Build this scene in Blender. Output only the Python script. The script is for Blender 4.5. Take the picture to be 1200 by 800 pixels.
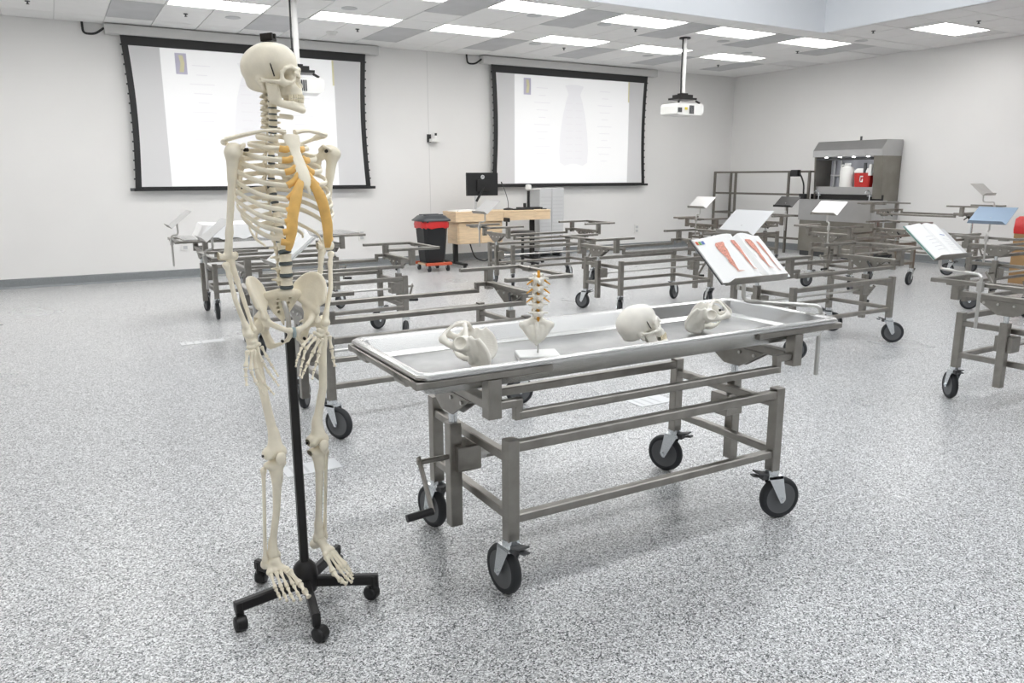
import bpy, math, random
import numpy as np
from mathutils import Matrix, Vector, Quaternion

random.seed(7)
R = math.radians
scene = bpy.context.scene
COL = scene.collection
for o in list(bpy.data.objects):
    bpy.data.objects.remove(o, do_unlink=True)

# ------------------------------------------------------------------ camera, world, exposure
CAM_H = 1.55
cd = bpy.data.cameras.new('camera'); cam = bpy.data.objects.new('camera', cd); COL.objects.link(cam)
cd.sensor_width = 36.0; cd.lens = 900.3 / 1200 * 36.0; cd.clip_end = 100
cam.matrix_world = (Matrix.Translation((0, 0, CAM_H)) @ Matrix.Rotation(R(-30.439), 4, 'Z')
                    @ Matrix.Rotation(R(90 - 12.097), 4, 'X') @ Matrix.Rotation(R(-0.201), 4, 'Z'))
scene.camera = cam
w = bpy.data.worlds.new('world'); scene.world = w; w.use_nodes = True
w.node_tree.nodes['Background'].inputs[0].default_value = (0.9, 0.95, 1.0, 1)
w.node_tree.nodes['Background'].inputs[1].default_value = 0.3
vs = scene.view_settings
vs.view_transform = 'Standard'; vs.look = 'None'; vs.gamma = 1.0; vs.use_curve_mapping = False
vs.exposure = 1.09
LAMP = 5.0          # strength of the ceiling troffers

# ------------------------------------------------------------------ materials
MATS = {}
def mat(name, col, rough=0.5, metal=0.0, noise=0.0, nscale=20.0, emit=None, estr=0.0, bump=0.0, bscale=60.0, spec=0.5, stretch=None):
    if name in MATS: return MATS[name]
    m = bpy.data.materials.new(name); m.use_nodes = True
    nt = m.node_tree; b = nt.nodes['Principled BSDF']
    b.inputs['Base Color'].default_value = (*col, 1); b.inputs['Roughness'].default_value = rough
    b.inputs['Metallic'].default_value = metal; b.inputs['Specular IOR Level'].default_value = spec
    if noise or bump:
        tc = nt.nodes.new('ShaderNodeTexCoord'); src = tc.outputs['Object']
        if stretch:
            mp = nt.nodes.new('ShaderNodeMapping'); mp.inputs['Scale'].default_value = stretch
            nt.links.new(src, mp.inputs[0]); src = mp.outputs[0]
    if noise:
        n = nt.nodes.new('ShaderNodeTexNoise'); n.inputs['Scale'].default_value = nscale; n.inputs['Detail'].default_value = 4
        nt.links.new(src, n.inputs['Vector'])
        r = nt.nodes.new('ShaderNodeValToRGB')
        r.color_ramp.elements[0].position = 0.3; r.color_ramp.elements[1].position = 0.7
        r.color_ramp.elements[0].color = (*[c * (1 - noise) for c in col], 1)
        r.color_ramp.elements[1].color = (*[min(1, c * (1 + noise)) for c in col], 1)
        nt.links.new(n.outputs['Fac'], r.inputs[0]); nt.links.new(r.outputs[0], b.inputs['Base Color'])
    if bump:
        n2 = nt.nodes.new('ShaderNodeTexNoise'); n2.inputs['Scale'].default_value = bscale; n2.inputs['Detail'].default_value = 3
        nt.links.new(src, n2.inputs['Vector'])
        bp = nt.nodes.new('ShaderNodeBump'); bp.inputs['Strength'].default_value = bump; bp.inputs['Distance'].default_value = 0.01
        nt.links.new(n2.outputs['Fac'], bp.inputs['Height']); nt.links.new(bp.outputs[0], b.inputs['Normal'])
    if emit:
        b.inputs['Emission Color'].default_value = (*emit, 1); b.inputs['Emission Strength'].default_value = estr
    MATS[name] = m
    return m

def floor_material():
    m = bpy.data.materials.new('speckled_vinyl'); m.use_nodes = True
    nt = m.node_tree; b = nt.nodes['Principled BSDF']
    tc = nt.nodes.new('ShaderNodeTexCoord')
    v = nt.nodes.new('ShaderNodeTexVoronoi'); v.inputs['Scale'].default_value = 215
    nt.links.new(tc.outputs['Object'], v.inputs['Vector'])
    sp = nt.nodes.new('ShaderNodeSeparateColor'); nt.links.new(v.outputs['Color'], sp.inputs[0])
    r = nt.nodes.new('ShaderNodeValToRGB'); r.color_ramp.interpolation = 'CONSTANT'
    e = r.color_ramp.elements
    e[0].position = 0.0; e[0].color = (0.04, 0.043, 0.046, 1)
    e[1].position = 0.10; e[1].color = (0.20, 0.205, 0.21, 1)
    for p, c in ((0.28, (0.41, 0.415, 0.42, 1)), (0.53, (0.58, 0.585, 0.59, 1)), (0.76, (0.84, 0.845, 0.85, 1))):
        x = e.new(p); x.color = c
    nt.links.new(sp.outputs[0], r.inputs[0])
    nz = nt.nodes.new('ShaderNodeTexNoise'); nz.inputs['Scale'].default_value = 0.8; nz.inputs['Detail'].default_value = 3
    nt.links.new(tc.outputs['Object'], nz.inputs['Vector'])
    mr = nt.nodes.new('ShaderNodeMapRange'); mr.inputs[3].default_value = 0.24; mr.inputs[4].default_value = 0.34
    nt.links.new(nz.outputs['Fac'], mr.inputs[0]); nt.links.new(mr.outputs[0], b.inputs['Roughness'])
    nt.links.new(r.outputs[0], b.inputs['Base Color'])
    b.inputs['Specular IOR Level'].default_value = 0.5
    MATS['floor'] = m
    return m

STEEL = mat('brushed_steel', (0.31, 0.295, 0.27), 0.34, 1.0, noise=0.12, nscale=14)
STEEL_L = mat('bright_steel', (0.62, 0.61, 0.59), 0.3, 1.0, noise=0.06, nscale=8)
STEEL_F = mat('scuffed_shaded_pan_steel', (0.34, 0.34, 0.335), 0.36, 1.0, noise=0.18, nscale=7)  # scuffed pan floor; its dimmer reflection is also put into the colour
STEEL_T = mat('tray_steel', (0.62, 0.615, 0.60), 0.27, 1.0, noise=0.03, nscale=3)  # tray walls; their brighter reflection is put into the colour
STEEL_B = mat('blue_film_steel', (0.32, 0.40, 0.50), 0.4, 1.0)
ALU = mat('white_aluminium', (0.66, 0.66, 0.66), 0.38, 0.7)
CHROME = mat('zinc_chrome', (0.75, 0.78, 0.80), 0.22, 1.0)
TYRE = mat('tyre_rubber', (0.022, 0.024, 0.027), 0.6)
HUB = mat('grey_wheel_hub', (0.115, 0.12, 0.125), 0.5)
BLACK = mat('black_plastic', (0.012, 0.012, 0.013), 0.45)
BLACKM = mat('black_metal', (0.014, 0.013, 0.013), 0.38, 0.2)
BONE = mat('cream_bone', (0.91, 0.84, 0.68), 0.42, noise=0.06, nscale=18, bump=0.06, bscale=160)
BONE_W = mat('white_bone', (0.90, 0.87, 0.79), 0.42, noise=0.05, nscale=18, bump=0.05, bscale=160)
TEETH = mat('tooth_ivory', (0.90, 0.81, 0.60), 0.3)
CART = mat('orange_cartilage', (0.93, 0.56, 0.17), 0.45, noise=0.10, nscale=30)
NERVE = mat('yellow_nerve', (0.85, 0.42, 0.05), 0.45)
DISC = mat('grey_disc', (0.10, 0.125, 0.13), 0.5)
BOLT = mat('dark_bolt', (0.035, 0.03, 0.026), 0.4, 0.7)
WALL = mat('white_wall_paint', (0.80, 0.795, 0.785), 0.65, noise=0.012, nscale=1.2)
CEIL = mat('ceiling_tile', (0.85, 0.85, 0.845), 0.8, noise=0.015, nscale=6, bump=0.05, bscale=300)
CEILG = mat('ceiling_grid', (0.72, 0.72, 0.72), 0.6)
VENT = mat('grey_vent_panel', (0.54, 0.545, 0.555), 0.6, noise=0.06, nscale=3)
WELL = mat('well_paint', (0.82, 0.845, 0.875), 0.7)
BASEB = mat('grey_cove_base', (0.22, 0.235, 0.245), 0.5, noise=0.35, nscale=260)
LENS_W = mat('added_well_lens', (0.9, 0.9, 0.9), 0.5, emit=(0.97, 0.985, 1.0), estr=LAMP * 1.35)  # lens of the added, unseen well lamps, stronger than the others
LENS = mat('lamp_lens', (0.9, 0.9, 0.9), 0.5, emit=(1.0, 0.985, 0.96), estr=LAMP)
WHITE = mat('white_enamel', (0.80, 0.80, 0.79), 0.4)
WHITEP = mat('white_plastic', (0.78, 0.78, 0.76), 0.35)
PAPER = mat('white_paper', (0.86, 0.86, 0.85), 0.7)
MAPLE = mat('maple_laminate', (0.72, 0.55, 0.36), 0.45, noise=0.10, nscale=6, stretch=(1, 1, 6))
RED = mat('red_plastic', (0.48, 0.022, 0.018), 0.4)
REDBAG = mat('red_bag_film', (0.60, 0.03, 0.03), 0.35, bump=0.5, bscale=25)
REDW = mat('red_dolly', (0.50, 0.085, 0.035), 0.5)
CARD = mat('brown_cardboard', (0.36, 0.22, 0.10), 0.75, noise=0.06, nscale=10)
SHEET = mat('white_sheet', (0.80, 0.80, 0.80), 0.8)
GREY = mat('light_grey_metal', (0.55, 0.56, 0.57), 0.5)
DGREY = mat('dark_grey', (0.07, 0.072, 0.075), 0.5)
FLOOR = floor_material()

# ------------------------------------------------------------------ mesh helpers
class MB:
    def __init__(s): s.v = []; s.f = []
    def add(s, v, f, M=None):
        n = len(s.v)
        s.v += [tuple(M @ Vector(p)) for p in v] if M is not None else [tuple(p) for p in v]
        s.f += [tuple(i + n for i in q) for q in f]
        return s
    def box(s, x0, x1, y0, y1, z0, z1, M=None):
        return s.add([(x0, y0, z0), (x1, y0, z0), (x1, y1, z0), (x0, y1, z0), (x0, y0, z1), (x1, y0, z1), (x1, y1, z1), (x0, y1, z1)],
                     [(0, 3, 2, 1), (4, 5, 6, 7), (0, 1, 5, 4), (1, 2, 6, 5), (2, 3, 7, 6), (3, 0, 4, 7)], M)
    def bar(s, p0, p1, wd, ht=None, ch=0.004, up=(0, 0, 1)):
        ht = ht or wd
        p0, p1 = Vector(p0), Vector(p1); d = (p1 - p0).normalized()
        u = Vector(up)
        if abs(d.dot(u)) > 0.95: u = Vector((0, 1, 0))
        a = d.cross(u).normalized(); b = a.cross(d).normalized()
        hw, hh = wd / 2, ht / 2
        prof = [(hw, hh - ch), (hw - ch, hh), (-hw + ch, hh), (-hw, hh - ch), (-hw, -hh + ch), (-hw + ch, -hh), (hw - ch, -hh), (hw, -hh + ch)]
        v = [p0 + a * x + b * y for x, y in prof] + [p1 + a * x + b * y for x, y in prof]
        f = [(i, (i + 1) % 8, 8 + (i + 1) % 8, 8 + i) for i in range(8)] + [tuple(range(7, -1, -1)), tuple(range(8, 16))]
        return s.add(v, f)
    def tube(s, pts, rad, n=10, flat=1.0, nrm=None, caps=True):
        pts = [Vector(p) for p in pts]; m = len(pts)
        rad = rad if hasattr(rad, '__len__') else [rad] * m
        ref = Vector(nrm) if nrm else None
        v = []; prev = None
        for i, p in enumerate(pts):
            d = (pts[min(i + 1, m - 1)] - pts[max(i - 1, 0)]).normalized()
            if ref is not None:
                a = (ref - d * ref.dot(d)).normalized()
            elif prev is None:
                t = Vector((0, 0, 1)) if abs(d.z) < 0.9 else Vector((1, 0, 0)); a = d.cross(t).normalized()
            else:
                a = (prev - d * prev.dot(d)).normalized()
            prev = a; b = d.cross(a)
            for k in range(n):
                th = 2 * math.pi * k / n
                v.append(p + a * (math.cos(th) * rad[i]) + b * (math.sin(th) * rad[i] * flat))
        f = []
        for i in range(m - 1):
            for k in range(n):
                f.append((i * n + k, i * n + (k + 1) % n, (i + 1) * n + (k + 1) % n, (i + 1) * n + k))
        if caps: f += [tuple(range(n - 1, -1, -1)), tuple(range((m - 1) * n, m * n))]
        return s.add(v, f)
    def cyl(s, p0, p1, r0, n=16, r1=None):
        return s.tube([p0, p1], [r0, r0 if r1 is None else r1], n)
    def lathe(s, prof, n=24, M=None, caps=True):
        v = []; f = []; m = len(prof)
        for r, z in prof:
            for k in range(n):
                t = 2 * math.pi * k / n; v.append((r * math.cos(t), r * math.sin(t), z))
        for i in range(m - 1):
            for k in range(n):
                f.append((i * n + k, i * n + (k + 1) % n, (i + 1) * n + (k + 1) % n, (i + 1) * n + k))
        if caps: f += [tuple(range(n - 1, -1, -1)), tuple(range((m - 1) * n, m * n))]
        return s.add(v, f, M)
    def prism(s, poly, ext, M=None):
        """poly: list of 3D points in order, ext: extrusion vector"""
        n = len(poly); e = Vector(ext)
        v = [Vector(p) for p in poly] + [Vector(p) + e for p in poly]
        f = [tuple(range(n - 1, -1, -1)), tuple(range(n, 2 * n))] + [(i, (i + 1) % n, n + (i + 1) % n, n + i) for i in range(n)]
        return s.add(v, f, M)
    def mesh(s, name, smooth=False):
        me = bpy.data.meshes.new(name); me.from_pydata([tuple(p) for p in s.v], [], s.f)
        import bmesh
        b = bmesh.new(); b.from_mesh(me); bmesh.ops.recalc_face_normals(b, faces=b.faces); b.to_mesh(me); b.free()
        if smooth: smooth_mesh(me, 40 if smooth is True else smooth)
        return me

def smooth_mesh(me, ang):
    me.polygons.foreach_set('use_smooth', [True] * len(me.polygons))
    if ang < 180:
        try: me.set_sharp_from_angle(angle=R(ang))
        except Exception: pass

def obj(name, mb, m, parent=None, smooth=False, loc=None, rot=None, label=None):
    me = mb if isinstance(mb, bpy.types.Mesh) else mb.mesh(name, smooth)
    o = bpy.data.objects.new(name, me); COL.objects.link(o)
    if not me.materials: me.materials.append(m)
    if parent is not None: o.parent = parent
    if loc is not None: o.location = loc
    if rot is not None: o.rotation_euler = rot
    if label: o['label'] = label
    return o
def tag(o, label, cat=None, group=None, kind=None):
    o['label'] = label
    if cat: o['category'] = cat
    if group: o['group'] = group
    if kind: o['kind'] = kind
    return o
def thing(name, label, cat, loc=(0, 0, 0), rz=0.0, group=None):
    o = bpy.data.objects.new(name, None); COL.objects.link(o); o.empty_display_size = 0.05
    o.location = loc; o.rotation_euler = (0, 0, rz)
    return tag(o, label, cat, group)
def smooth_path(pts, n=6):
    """Catmull-Rom through the points"""
    P = [np.array(p, float) for p in pts]
    P = [2 * P[0] - P[1]] + P + [2 * P[-1] - P[-2]]
    out = []
    for i in range(1, len(P) - 2):
        for k in range(n):
            t = k / n
            out.append(0.5 * ((2 * P[i]) + (-P[i - 1] + P[i + 1]) * t + (2 * P[i - 1] - 5 * P[i] + 4 * P[i + 1] - P[i + 2]) * t * t
                              + (-P[i - 1] + 3 * P[i] - 3 * P[i + 1] + P[i + 2]) * t ** 3))
    out.append(P[-2])
    return [tuple(p) for p in out]
def round_path(pts, r=0.04, n=5):
    """polyline with rounded corners"""
    P = [Vector(p) for p in pts]; out = [P[0]]
    for i in range(1, len(P) - 1):
        a = P[i] + (P[i - 1] - P[i]).normalized() * r; c = P[i] + (P[i + 1] - P[i]).normalized() * r
        for k in range(n + 1):
            t = k / n; out.append(a * (1 - t) ** 2 + P[i] * 2 * t * (1 - t) + c * t * t)
    out.append(P[-1])
    return out

# ---- signed distance sculpting, meshed with surface nets
def seg(a, b, ra, rb=None):
    a = np.array(a, float); b = np.array(b, float); rb = ra if rb is None else rb
    ab = b - a; L = float(ab @ ab) + 1e-12
    def f(x, y, z):
        t = np.clip(((x - a[0]) * ab[0] + (y - a[1]) * ab[1] + (z - a[2]) * ab[2]) / L, 0, 1)
        return np.sqrt((x - a[0] - t * ab[0]) ** 2 + (y - a[1] - t * ab[1]) ** 2 + (z - a[2] - t * ab[2]) ** 2) - (ra + (rb - ra) * t)
    return f
def ell(c, r, rx=0.0, rz=0.0):
    cx, sx, cz, sz = math.cos(R(rx)), math.sin(R(rx)), math.cos(R(rz)), math.sin(R(rz))
    def f(x, y, z):
        px, py, pz = x - c[0], y - c[1], z - c[2]
        if rz: px, py = cz * px + sz * py, -sz * px + cz * py
        if rx: py, pz = cx * py + sx * pz, -sx * py + cx * pz
        k0 = np.sqrt((px / r[0]) ** 2 + (py / r[1]) ** 2 + (pz / r[2]) ** 2)
        k1 = np.sqrt((px / r[0] ** 2) ** 2 + (py / r[1] ** 2) ** 2 + (pz / r[2] ** 2) ** 2) + 1e-9
        return k0 * (k0 - 1) / k1
    return f
def chain(pts, rad, k=0.0):
    rad = rad if hasattr(rad, '__len__') else [rad] * len(pts)
    fs = [seg(pts[i], pts[i + 1], rad[i], rad[i + 1]) for i in range(len(pts) - 1)]
    def f(x, y, z):
        d = fs[0](x, y, z)
        for g in fs[1:]: d = np.minimum(d, g(x, y, z))
        return d
    return f
def sculpt(name, ops, lo, hi, h, sym=False, scale=1.0, M=None, relax=1):
    """ops: ('+'|'-', function, blend)"""
    ax = [np.arange(lo[i], hi[i] + h, h) for i in range(3)]
    X, Y, Z = np.meshgrid(*ax, indexing='ij')
    XS = np.abs(X) if sym else X
    D = np.full(X.shape, 1e3)
    for op, f, k in ops:
        d = f(XS, Y, Z)
        if op == '+':
            if k > 0:
                q = np.maximum(k - np.abs(D - d), 0) / k; D = np.minimum(D, d) - q * q * k * 0.25
            else: D = np.minimum(D, d)
        else:
            d = -d
            if k > 0:
                q = np.maximum(k - np.abs(D - d), 0) / k; D = np.maximum(D, d) + q * q * k * 0.25
            else: D = np.maximum(D, d)
    S = D < 0
    nx, ny, nz = (n - 1 for n in D.shape)
    acc = np.zeros((nx, ny, nz, 3)); cnt = np.zeros((nx, ny, nz))
    for axis in range(3):
        sl0 = [slice(None)] * 3; sl1 = [slice(None)] * 3
        sl0[axis] = slice(0, -1); sl1[axis] = slice(1, None)
        a, b = D[tuple(sl0)], D[tuple(sl1)]
        cr = (a < 0) != (b < 0)
        t = np.where(cr, a / np.where(cr, a - b, 1), 0)
        o1, o2 = [i for i in range(3) if i != axis]
        for e1 in (0, 1):
            for e2 in (0, 1):
                s = [slice(None)] * 3; s[axis] = slice(None)
                s[o1] = slice(e1, e1 + (nx, ny, nz)[o1]); s[o2] = slice(e2, e2 + (nx, ny, nz)[o2])
                c = cr[tuple(s)]; tt = t[tuple(s)]
                cnt += c
                acc[..., axis] += np.where(c, tt, 0); acc[..., o1] += c * e1; acc[..., o2] += c * e2
    act = cnt > 0
    idx = np.full(act.shape, -1, int); idx[act] = np.arange(act.sum())
    ii = np.argwhere(act)
    V = (ii + acc[act] / cnt[act][:, None]) * h + np.array([ax[0][0], ax[1][0], ax[2][0]])
    F = []
    for axis in range(3):
        o1, o2 = (axis + 1) % 3, (axis + 2) % 3
        sl0 = [slice(None)] * 3; sl1 = [slice(None)] * 3
        sl0[axis] = slice(0, -1); sl1[axis] = slice(1, None)
        a, b = S[tuple(sl0)], S[tuple(sl1)]
        e = np.argwhere(a != b)
        ok = (e[:, o1] > 0) & (e[:, o2] > 0) & (e[:, o1] < act.shape[o1]) & (e[:, o2] < act.shape[o2])
        e = e[ok]
        if not len(e): continue
        inside = a[tuple(e.T)]
        q = []
        for d1, d2 in ((1, 1), (0, 1), (0, 0), (1, 0)):
            c = e.copy(); c[:, o1] -= d1; c[:, o2] -= d2; q.append(idx[tuple(c.T)])
        q = np.stack(q, 1); q[~inside] = q[~inside][:, ::-1]
        F.append(q)
    F = np.concatenate(F); F = F[(F >= 0).all(1)]
    for _ in range(relax):
        s = np.zeros_like(V); n = np.zeros(len(V))
        for i in range(4):
            j = (i + 1) % 4
            np.add.at(s, F[:, i], V[F[:, j]]); np.add.at(n, F[:, i], 1)
            np.add.at(s, F[:, j], V[F[:, i]]); np.add.at(n, F[:, j], 1)
        V = 0.5 * V + 0.5 * s / np.maximum(n, 1)[:, None]
    V = V * scale
    me = bpy.data.meshes.new(name); me.from_pydata(V.tolist(), [], F.tolist())
    if M is not None: me.transform(M)
    me.polygons.foreach_set('use_smooth', [True] * len(me.polygons))
    return me
# ------------------------------------------------------------------ the room (x along the screen wall, y into the room)
XL, XR, YF, YB, ZC = -4.0, 13.52, -4.5, 13.07, 3.713
WX0, WX1, WY0, WY1, WZ = -1.0, 10.55, -2.5, 8.41, 5.0       # raised ceiling well
tag(obj('floor', MB().box(XL - .2, XR + .2, YF - .2, YB + .2, -0.1, 0), FLOOR), 'grey and white speckled vinyl floor of the lab', kind='structure')
tag(obj('wall_back', MB().box(XL, XR + .2, YB, YB + .2, 0, ZC + .05), WALL), 'white back wall carrying both projection screens', kind='structure')
tag(obj('wall_right', MB().box(XR, XR + .2, YF, YB, 0, ZC + .05), WALL), 'white wall on the right behind the steel sink station', kind='structure')
tag(obj('wall_left', MB().box(XL - .2, XL, YF, YB + .2, 0, ZC + .05), WALL), 'white wall on the left out of view', kind='structure')
tag(obj('wall_front', MB().box(XL - .2, XR + .2, YF - .2, YF, 0, ZC + .05), WALL), 'white wall behind the photographer', kind='structure')
def cove(a, b):
    return MB().prism(a, b)
tag(obj('baseboard_back', MB().prism([(XL, YB, 0), (XL, YB - .03, 0), (XL, YB - .012, .03), (XL, YB - .010, .13), (XL, YB, .14)], (XR - XL, 0, 0)), BASEB), 'grey speckled cove base along the back wall', kind='structure')
tag(obj('baseboard_right', MB().prism([(XR, YF, 0), (XR - .03, YF, 0), (XR - .012, YF, .03), (XR - .010, YF, .13), (XR, YF, .14)], (0, YB - .03 - YF, 0)), BASEB), 'grey speckled cove base along the right wall', kind='structure')
# vertical seam strip in the back wall
tag(obj('trim_1', MB().box(5.955, 5.965, YB - .003, YB, .14, ZC), mat('seam_paint', (.66, .66, .65), .6)), 'thin vertical joint strip in the back wall between the screens', kind='structure')
cm = MB()
zt = ZC + .012
cm.box(XL, XR, WY1 + .02, YB, zt, zt + .05); cm.box(WX1 + .02, XR, YF, WY1 + .02, zt, zt + .05)
cm.box(XL, WX0 - .02, YF, WY1 + .02, zt, zt + .05); cm.box(WX0 - .02, WX1 + .02, YF, WY0 - .02, zt, zt + .05)
ceil = tag(obj('ceiling', cm, CEILG), 'suspended ceiling of white lay in tiles', kind='structure')
wm = MB()
wm.box(WX0, WX1, WY1, WY1 + .02, ZC - .005, WZ); wm.box(WX0, WX1, WY0 - .02, WY0, ZC - .005, WZ)
wm.box(WX1, WX1 + .02, WY0 - .02, WY1 + .02, ZC - .005, WZ); wm.box(WX0 - .02, WX0, WY0 - .02, WY1 + .02, ZC - .005, WZ)
wm.box(WX0 - .02, WX1 + .02, WY0 - .02, WY1 + .02, WZ, WZ + .05)
tag(obj('ceiling_well', wm, WELL), 'raised ceiling well with smooth pale vertical faces', kind='structure')

# ceiling tiles and troffers on a 0.6087 m grid
G = 0.6087; GX = 3.33
tile_mesh = {}
def tile(x0, x1, y0, y1, name='tile', m=None):
    m = m or CEIL
    if x1 - x0 < .06 or y1 - y0 < .06: return
    key = (round(x1 - x0, 3), round(y1 - y0, 3), m.name)
    if key not in tile_mesh:
        a, b = (x1 - x0) / 2 - .007, (y1 - y0) / 2 - .007
        tile_mesh[key] = MB().box(-a, a, -b, b, 0, .014).mesh('tile')
    obj(name, tile_mesh[key], m, ceil, loc=((x0 + x1) / 2, (y0 + y1) / 2, ZC))
rowsA, rowsB = (10.66, 11.27), (8.83, 9.44)
colx = [GX + G * k for k in range(-12, 18)]
def clipx(x0, x1): return max(x0, XL), min(x1, XR)
for i in range(len(colx) - 1):
    x0, x1 = clipx(colx[i], colx[i + 1])
    if x1 - x0 < .06: continue
    ph = (i - 12) % 3          # 0,1: under a troffer, 2: gap
    gap = ph == 2
    tile(x0, x1, 12.49, YB)
    if gap: tile(x0, x1, 11.27, 12.49, 'vent_panel', VENT)
    else: tile(x0, x1, 11.27, 12.49)
    if gap:
        tile(x0, x1, 10.66, 11.27); tile(x0, x1, 10.05, 10.66); tile(x0, x1, 8.83, 10.05, 'vent_panel', VENT)
    else:
        tile(x0, x1, 9.44, 10.66)
    tile(x0, x1, WY1 + .015, 8.83)
for i in range(len(colx) - 1):
    x0, x1 = colx[i], colx[i + 1]
    if x1 < WX1 + .1: continue
    x0 = max(x0, WX1 + .02); x1 = min(x1, XR)
    for y0, y1 in ((7.61, 8.41), (6.39, 7.0), (5.17, 6.39), (3.95, 5.17)): tile(x0, x1, y0, y1)
    if x1 <= 11.45 or x0 > 12.6: tile(x0, x1, 7.0, 7.61)
light_frame = None
def troffer(x0, y0, label, z=ZC, group=None):
    global light_frame
    t = thing('ceiling_light', label, 'ceiling light', (x0, y0, z - .004), 0, group)
    if light_frame is None:
        L, W, b = 2 * G, G, .028
        f = MB()
        f.box(0.005, L - .005, .005, b, 0, .03); f.box(0.005, L - .005, W - b, W - .005, 0, .03)
        f.box(0.005, b, b, W - b, 0, .03); f.box(L - b, L - .005, b, W - b, 0, .03)
        l = MB(); l.box(b, L - b, b, W - b, .012, .022)
        light_frame = (f.mesh('frame'), l.mesh('lens'))
    obj('frame', light_frame[0], WHITE, t)
    l = obj('lens', light_frame[1], LENS, t)
    if z > ZC + .5: l.material_slots[0].link = 'OBJECT'; l.material_slots[0].material = LENS_W
    return t
ORD = ['first', 'second', 'third', 'fourth', 'fifth', 'sixth']
for c in range(-3, 5):
    x = GX + 3 * G * c
    lab = (f'ceiling troffer light, {ORD[c + 1]} from the left in the row nearest the screens' if c >= -1
           else 'ceiling troffer light near the screens beyond the left picture edge')
    troffer(x, rowsA[0], lab, group='ceiling troffer lights')
for c in range(-3, 5):
    x = GX + 3 * G * c
    lab = (f'ceiling troffer light, {ORD[c - 1]} from the left in the row beside the ceiling well' if c >= 1
           else 'ceiling troffer light of the second row above the top picture edge')
    troffer(x, rowsB[0], lab, group='ceiling troffer lights')
troffer(11.42, 7.0, 'lone ceiling troffer light high at the right above the steel sink wall', group='ceiling troffer lights')
for y in (3.3, -0.4): troffer(11.42, y, 'ceiling troffer light above the right aisle out of view', group='ceiling lights out of view')
for x in (-3.2,):
    for y in (5.5, 2.0, -1.5): troffer(x, y, 'ceiling troffer light above the left aisle out of view', group='ceiling lights out of view on the left')
for x in (0.4, 2.8, 5.2, 7.6):
    for y in (-1.2, 1.4, 4.0, 6.4): troffer(x, y, 'added unseen light inside the raised ceiling well, brightening the front', WZ - .03, 'added unseen lights in the well')  # unseen lamps added to brighten the front floor and the skeleton

# round ceiling speakers, sprinkler heads and a smoke detector
sp_mesh = MB().lathe([(.10, 0), (.105, -.006), (.085, -.010), (.0, -.011)][::-1], 24).mesh('grille', True)
for i, (x, y, l) in enumerate([(3.62, 10.33, 'above the gap right of the skull'), (2.42, 11.7, 'just left above the skull'), (5.97, 9.53, 'left of the second row lights'),
                               (7.2, 9.57, 'between the two rows right of centre'), (7.2, 11.46, 'above the right screen near the wall'), (9.69, 11.54, 'above the right end of the right screen'),
                               (9.76, 9.74, 'right of the hanging projector pole'), (11.72, 8.6, 'nearest the corner of the ceiling well'), (11.05, 10.44, 'near the far right corner of the room')]):
    tag(obj('ceiling_speaker', sp_mesh, GREY, loc=(x, y, ZC)), 'round grey ceiling speaker ' + l, 'speaker', 'ceiling speakers')
spr = MB(); spr.cyl((0, 0, 0), (0, 0, -.008), .03, 12); spr.cyl((0, 0, -.008), (0, 0, -.035), .010, 8); spr.cyl((0, 0, -.035), (0, 0, -.039), .02, 10)
spr_m = spr.mesh('sprinkler', 40)
for x, y, l in [(1.82, 11.75, 'left of the skull above the left screen'), (4.2, 11.67, 'above the right end of the left screen'), (7.86, 11.58, 'above the right screen'), (7.83, 9.63, 'left of the hanging projector pole'),
                (11.7, 9.86, 'beside the fifth second row light'), (11.1, 7.95, 'beside the corner of the ceiling well'), (11.74, 6.72, 'above the lone light at the right'), (0.0, 11.89, 'in the top left picture corner'), (11.72, 11.8, 'near the far room corner')]:
    tag(obj('sprinkler_head', spr_m, DGREY, loc=(x, y, ZC)), 'small dark ceiling sprinkler head ' + l, 'sprinkler', 'ceiling sprinklers')
tag(obj('smoke_detector', MB().lathe([(0, -.05), (.05, -.048), (.075, -.02), (.09, -.012), (.09, 0)], 20), WHITEP, smooth=True, loc=(3.95, 12.1, ZC)), 'white round smoke detector above the left screen', 'smoke detector')

# ------------------------------------------------------------------ projection screens on the back wall
def picture_material(name, tint):
    m = bpy.data.materials.new(name); m.use_nodes = True
    nt = m.node_tree; b = nt.nodes['Principled BSDF']
    b.inputs['Base Color'].default_value = (0.8, 0.8, 0.8, 1); b.inputs['Roughness'].default_value = 0.7
    b.inputs['Emission Color'].default_value = (*tint, 1); b.inputs['Emission Strength'].default_value = 0.13
    return m
PIC = picture_material('projected_slide', (0.95, 0.97, 1.0))
SCRN = mat('screen_fabric', (0.70, 0.70, 0.71), 0.8)
INK = mat('faint_slide_ink', (0.76, 0.755, 0.775), 0.8, emit=(0.9, 0.88, 0.95), estr=0.085)
INK2 = mat('pale_slide_ink', (0.765, 0.765, 0.78), 0.8, emit=(0.92, 0.92, 0.97), estr=0.10)
INKY = mat('yellow_slide_mark', (0.78, 0.74, 0.50), 0.8)
INKB = mat('violet_slide_mark', (0.60, 0.58, 0.70), 0.8)
SCASE = mat('screen_case', (0.62, 0.62, 0.61), 0.5)
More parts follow.
